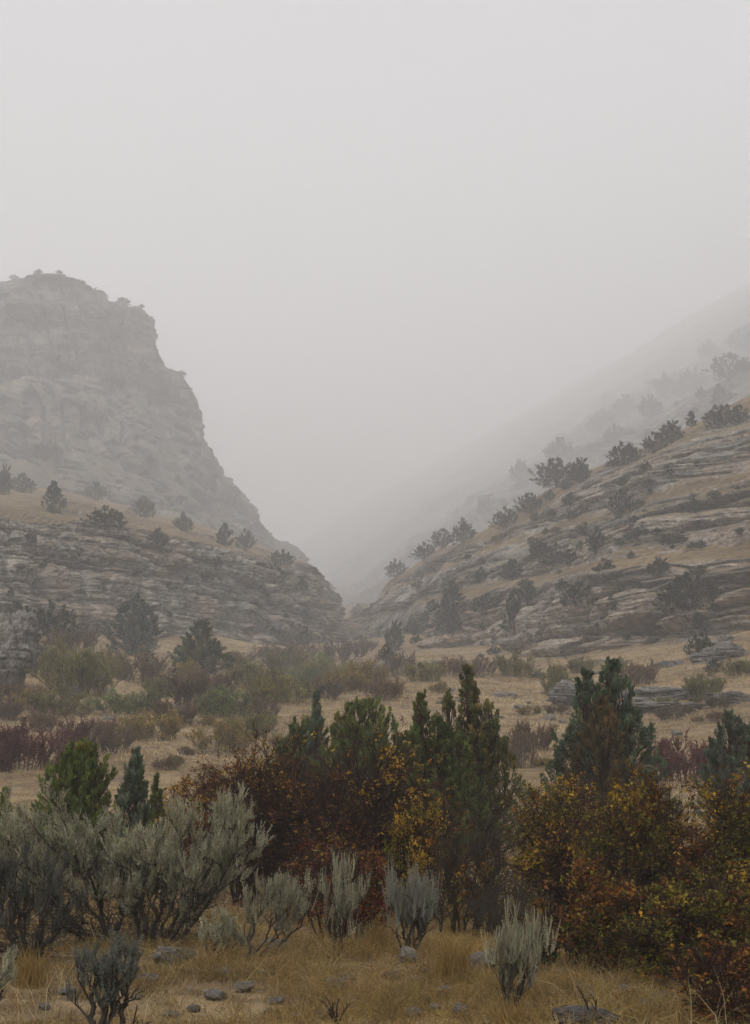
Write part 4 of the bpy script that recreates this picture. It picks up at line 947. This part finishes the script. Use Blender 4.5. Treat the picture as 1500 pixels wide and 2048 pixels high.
def build_mound():
    me = rock_mesh(580, 50, 0, (1, 1, 1), rough=.2); m, nt, b = new_mat('dark_soil'); g = N(nt, 'ShaderNodeNewGeometry')
    nt.links.new(ramp(nt, noise_at(nt, g.outputs['Position'], 22, 6, .7), [(.35, (.018, .015, .014)), (.65, (.075, .064, .06))]).outputs[0], b.inputs['Base Color']); b.inputs['Roughness'].default_value = .95
    o = stone('soil_mound', 'dark twiggy soil mound at the bottom edge in front of the forked spike sagebrush', 1170, 2062, 165, 50, me, m, None, .3, .8); o['category'] = 'mound'
build_mound()
def stick(label, px, Y, seed, H, n, cat='dead plant'):
    rng = np.random.default_rng(seed); b = Bag(); th = rng.uniform(0, 6.28, n); tgt = np.stack([np.cos(th) * H * .5, np.sin(th) * H * .4, H * rng.uniform(.5, 1, n)], -1)
    s1 = bez(np.zeros((n, 3)) - np.array([0, 0, .03]), tgt * np.array([.2, .2, .5]), tgt, 6, rng, .02 * H); s2, _ = sub(rng, s1, n * 4, .3, .9, .3 * H, .8, .3, 4)
    add_tubes(b, s1, np.linspace(.009, .004, 6)[None] * np.ones((n, 1)), np.array([.05, .036, .026]), 5); add_tubes(b, s2, np.linspace(.004, .002, 4)[None] * np.ones((len(s2), 1)), np.array([.06, .045, .033]), 3)
    tag(link('dead_twigs', b.mesh('dead_twigs'), TWIG, None, on_ground(px, Y)), label, cat)
stick('dead stub of forked dark twigs in the open grass near the bottom', 672, 9.7, 61, .2, 6)
stick('grey dead branch poking up behind the dark mound', 1190, 9.6, 62, .3, 2)
stick('thin dead stalks beside the small sagebrush at the bottom left', 255, 8.9, 63, .25, 5)

# ------------------------------------------------------------------ grass
def build_grass():
    rng = np.random.default_rng(77); f = Bag()
    def tufts(n, y0, y1, xs, hgt, blades, wid, pal, thr, seed, spread=.05, pw=1.0):
        u = rng.random(n * 4); Y = y0 * (y1 / y0) ** (u ** pw); X = rng.uniform(-1, 1, n * 4) * (Y * xs + .5)
        k = fbm(X * .9, Y * .9, 0 * X, 3, seed) + .25 * rng.normal(0, 1, n * 4)
        m_ = k > thr; X, Y = X[m_][:n], Y[m_][:n]; n2 = len(X); Z = gz(X, Y)
        w = np.repeat(np.arange(n2), blades); N_ = len(w); hs = hgt * (.45 + .9 * rng.random(n2)) * (1 + .5 * vnoise(X * .5, Y * .5, 0, seed + 3))
        base = np.stack([X[w], Y[w], Z[w]], -1) + rng.normal(0, spread, (N_, 3)) * np.array([1, 1, 0])
        lean = rng.normal(0, .55, (N_, 3)); lean[:, 2] = 0; wind = np.stack([vnoise(X * .7, Y * .7, 5, seed), vnoise(X * .7, Y * .7, 9, seed), 0 * X], -1)[w] * .5
        h = hs[w] * rng.uniform(.4, 1.1, N_); d = nrm(np.array([0, 0, 1.]) + lean + wind)
        s = nrm(np.cross(d, rdir(rng, N_))); W_ = (wid * rng.uniform(.6, 1.4, N_))[:, None]
        mid = base + d * h[:, None] * .55; droop = lean * h[:, None] * .45; tip = base + d * h[:, None] * .95 + droop - np.array([0, 0, .12]) * h[:, None]
        V = np.stack([base - s * W_ / 2, base + s * W_ / 2, mid + s * W_ * .4, mid - s * W_ * .4, tip + s * W_ * .12, tip - s * W_ * .12], 1)
        i = np.arange(N_ * 6).reshape(N_, 6); Q = np.stack([i[:, [0, 1, 2, 3]], i[:, [3, 2, 4, 5]]], 1)
        hue = vnoise(X * .35, Y * .35, 2, seed + 8); c = pick(rng, pal, n2, var=.2) * (1 + .3 * hue[:, None]); c = c[w] * rng.uniform(.7, 1.25, (N_, 1))
        f.add(V, Q, np.repeat(c, 6, 0))
    straw = [(.40, .265, .082), (.30, .195, .06), (.48, .35, .145), (.17, .11, .042), (.34, .25, .10)]
    pale = [(.46, .35, .195), (.40, .295, .155), (.50, .39, .24), (.33, .24, .13)]
    tufts(6600, 6.5, 20, .42, .15, 24, .0046, straw, .03, 1)
    tufts(380, 6.5, 18, .33, .34, 4, .0042, [(.50, .40, .22), (.42, .32, .16)], -.1, 14, .04)
    tufts(1900, 6.5, 20, .42, .27, 26, .0036, [(.27, .18, .06), (.23, .15, .05), (.30, .21, .09)], .12, 4, .05)
    tufts(2600, 6.5, 16, .33, .06, 16, .005, [(.17, .12, .06), (.13, .095, .055), (.22, .165, .09)], -.6, 6, .08)
    tufts(9000, 19, 60, .36, .22, 14, .011, pale, -.1, 2, .12)
    tufts(7000, 55, 150, .4, .32, 9, .035, pale, -.05, 3, .35)
    for px, Y, n, h in ((905, 11.6, 420, .42), (760, 13.6, 200, .3), (60, 11.5, 300, .3), (1010, 9.7, 160, .2), (1040, 9.5, 160, .22)):        # big tussocks
        c = np.array(on_ground(px, Y)); base = c + rng.normal(0, .07, (n, 3)) * np.array([1, 1, 0]); ln = rng.normal(0, .35, (n, 3)); ln[:, 2] = 0
        hh = h * rng.uniform(.5, 1.1, n)[:, None]; s = nrm(np.cross(np.array([0, 0, 1.]), rdir(rng, n))) * .0022; mid = base + np.array([0, 0, .6]) * hh + ln * hh * .3; tip = base + np.array([0, 0, 1.]) * hh + ln * hh * .9
        V = np.stack([base - s, base + s, mid + s, mid - s, tip + s * .3, tip - s * .3], 1); i = np.arange(n * 6).reshape(n, 6)
        f.add(V, np.stack([i[:, [0, 1, 2, 3]], i[:, [3, 2, 4, 5]]], 1), np.repeat(pick(rng, [(.30, .19, .055), (.25, .155, .045), (.33, .23, .09)], n), 6, 0))
    tag(link('dry_grass', f.mesh('dry_grass'), GRASSM), 'dry golden grass covering the valley floor', None, None, 'stuff')
build_grass()

# ------------------------------------------------------------------ fog
def build_haze():
    me = bpy.data.meshes.new('haze')
    x0, x1, y0, y1, z0, z1 = -4500, 4500, -620, 4600, -4, 760
    v = [(x, y, z) for x in (x0, x1) for y in (y0, y1) for z in (z0, z1)]
    f = [(0, 1, 3, 2), (4, 6, 7, 5), (0, 4, 5, 1), (2, 3, 7, 6), (0, 2, 6, 4), (1, 5, 7, 3)]
    me.from_pydata(v, [], f); me.update()
    m = bpy.data.materials.new('fog'); m.use_nodes = True; nt = m.node_tree; nt.nodes.clear()
    o = nt.nodes.new('ShaderNodeOutputMaterial'); pv = nt.nodes.new('ShaderNodeVolumePrincipled')
    pv.inputs['Density'].default_value = FOG_DENSITY; pv.inputs['Color'].default_value = (.985, .982, .99, 1); pv.inputs['Anisotropy'].default_value = .0
    nt.links.new(pv.outputs[0], o.inputs['Volume'])
    tag(link('haze', me, m), 'pale fog filling the canyon', None, None, 'stuff')
build_haze()
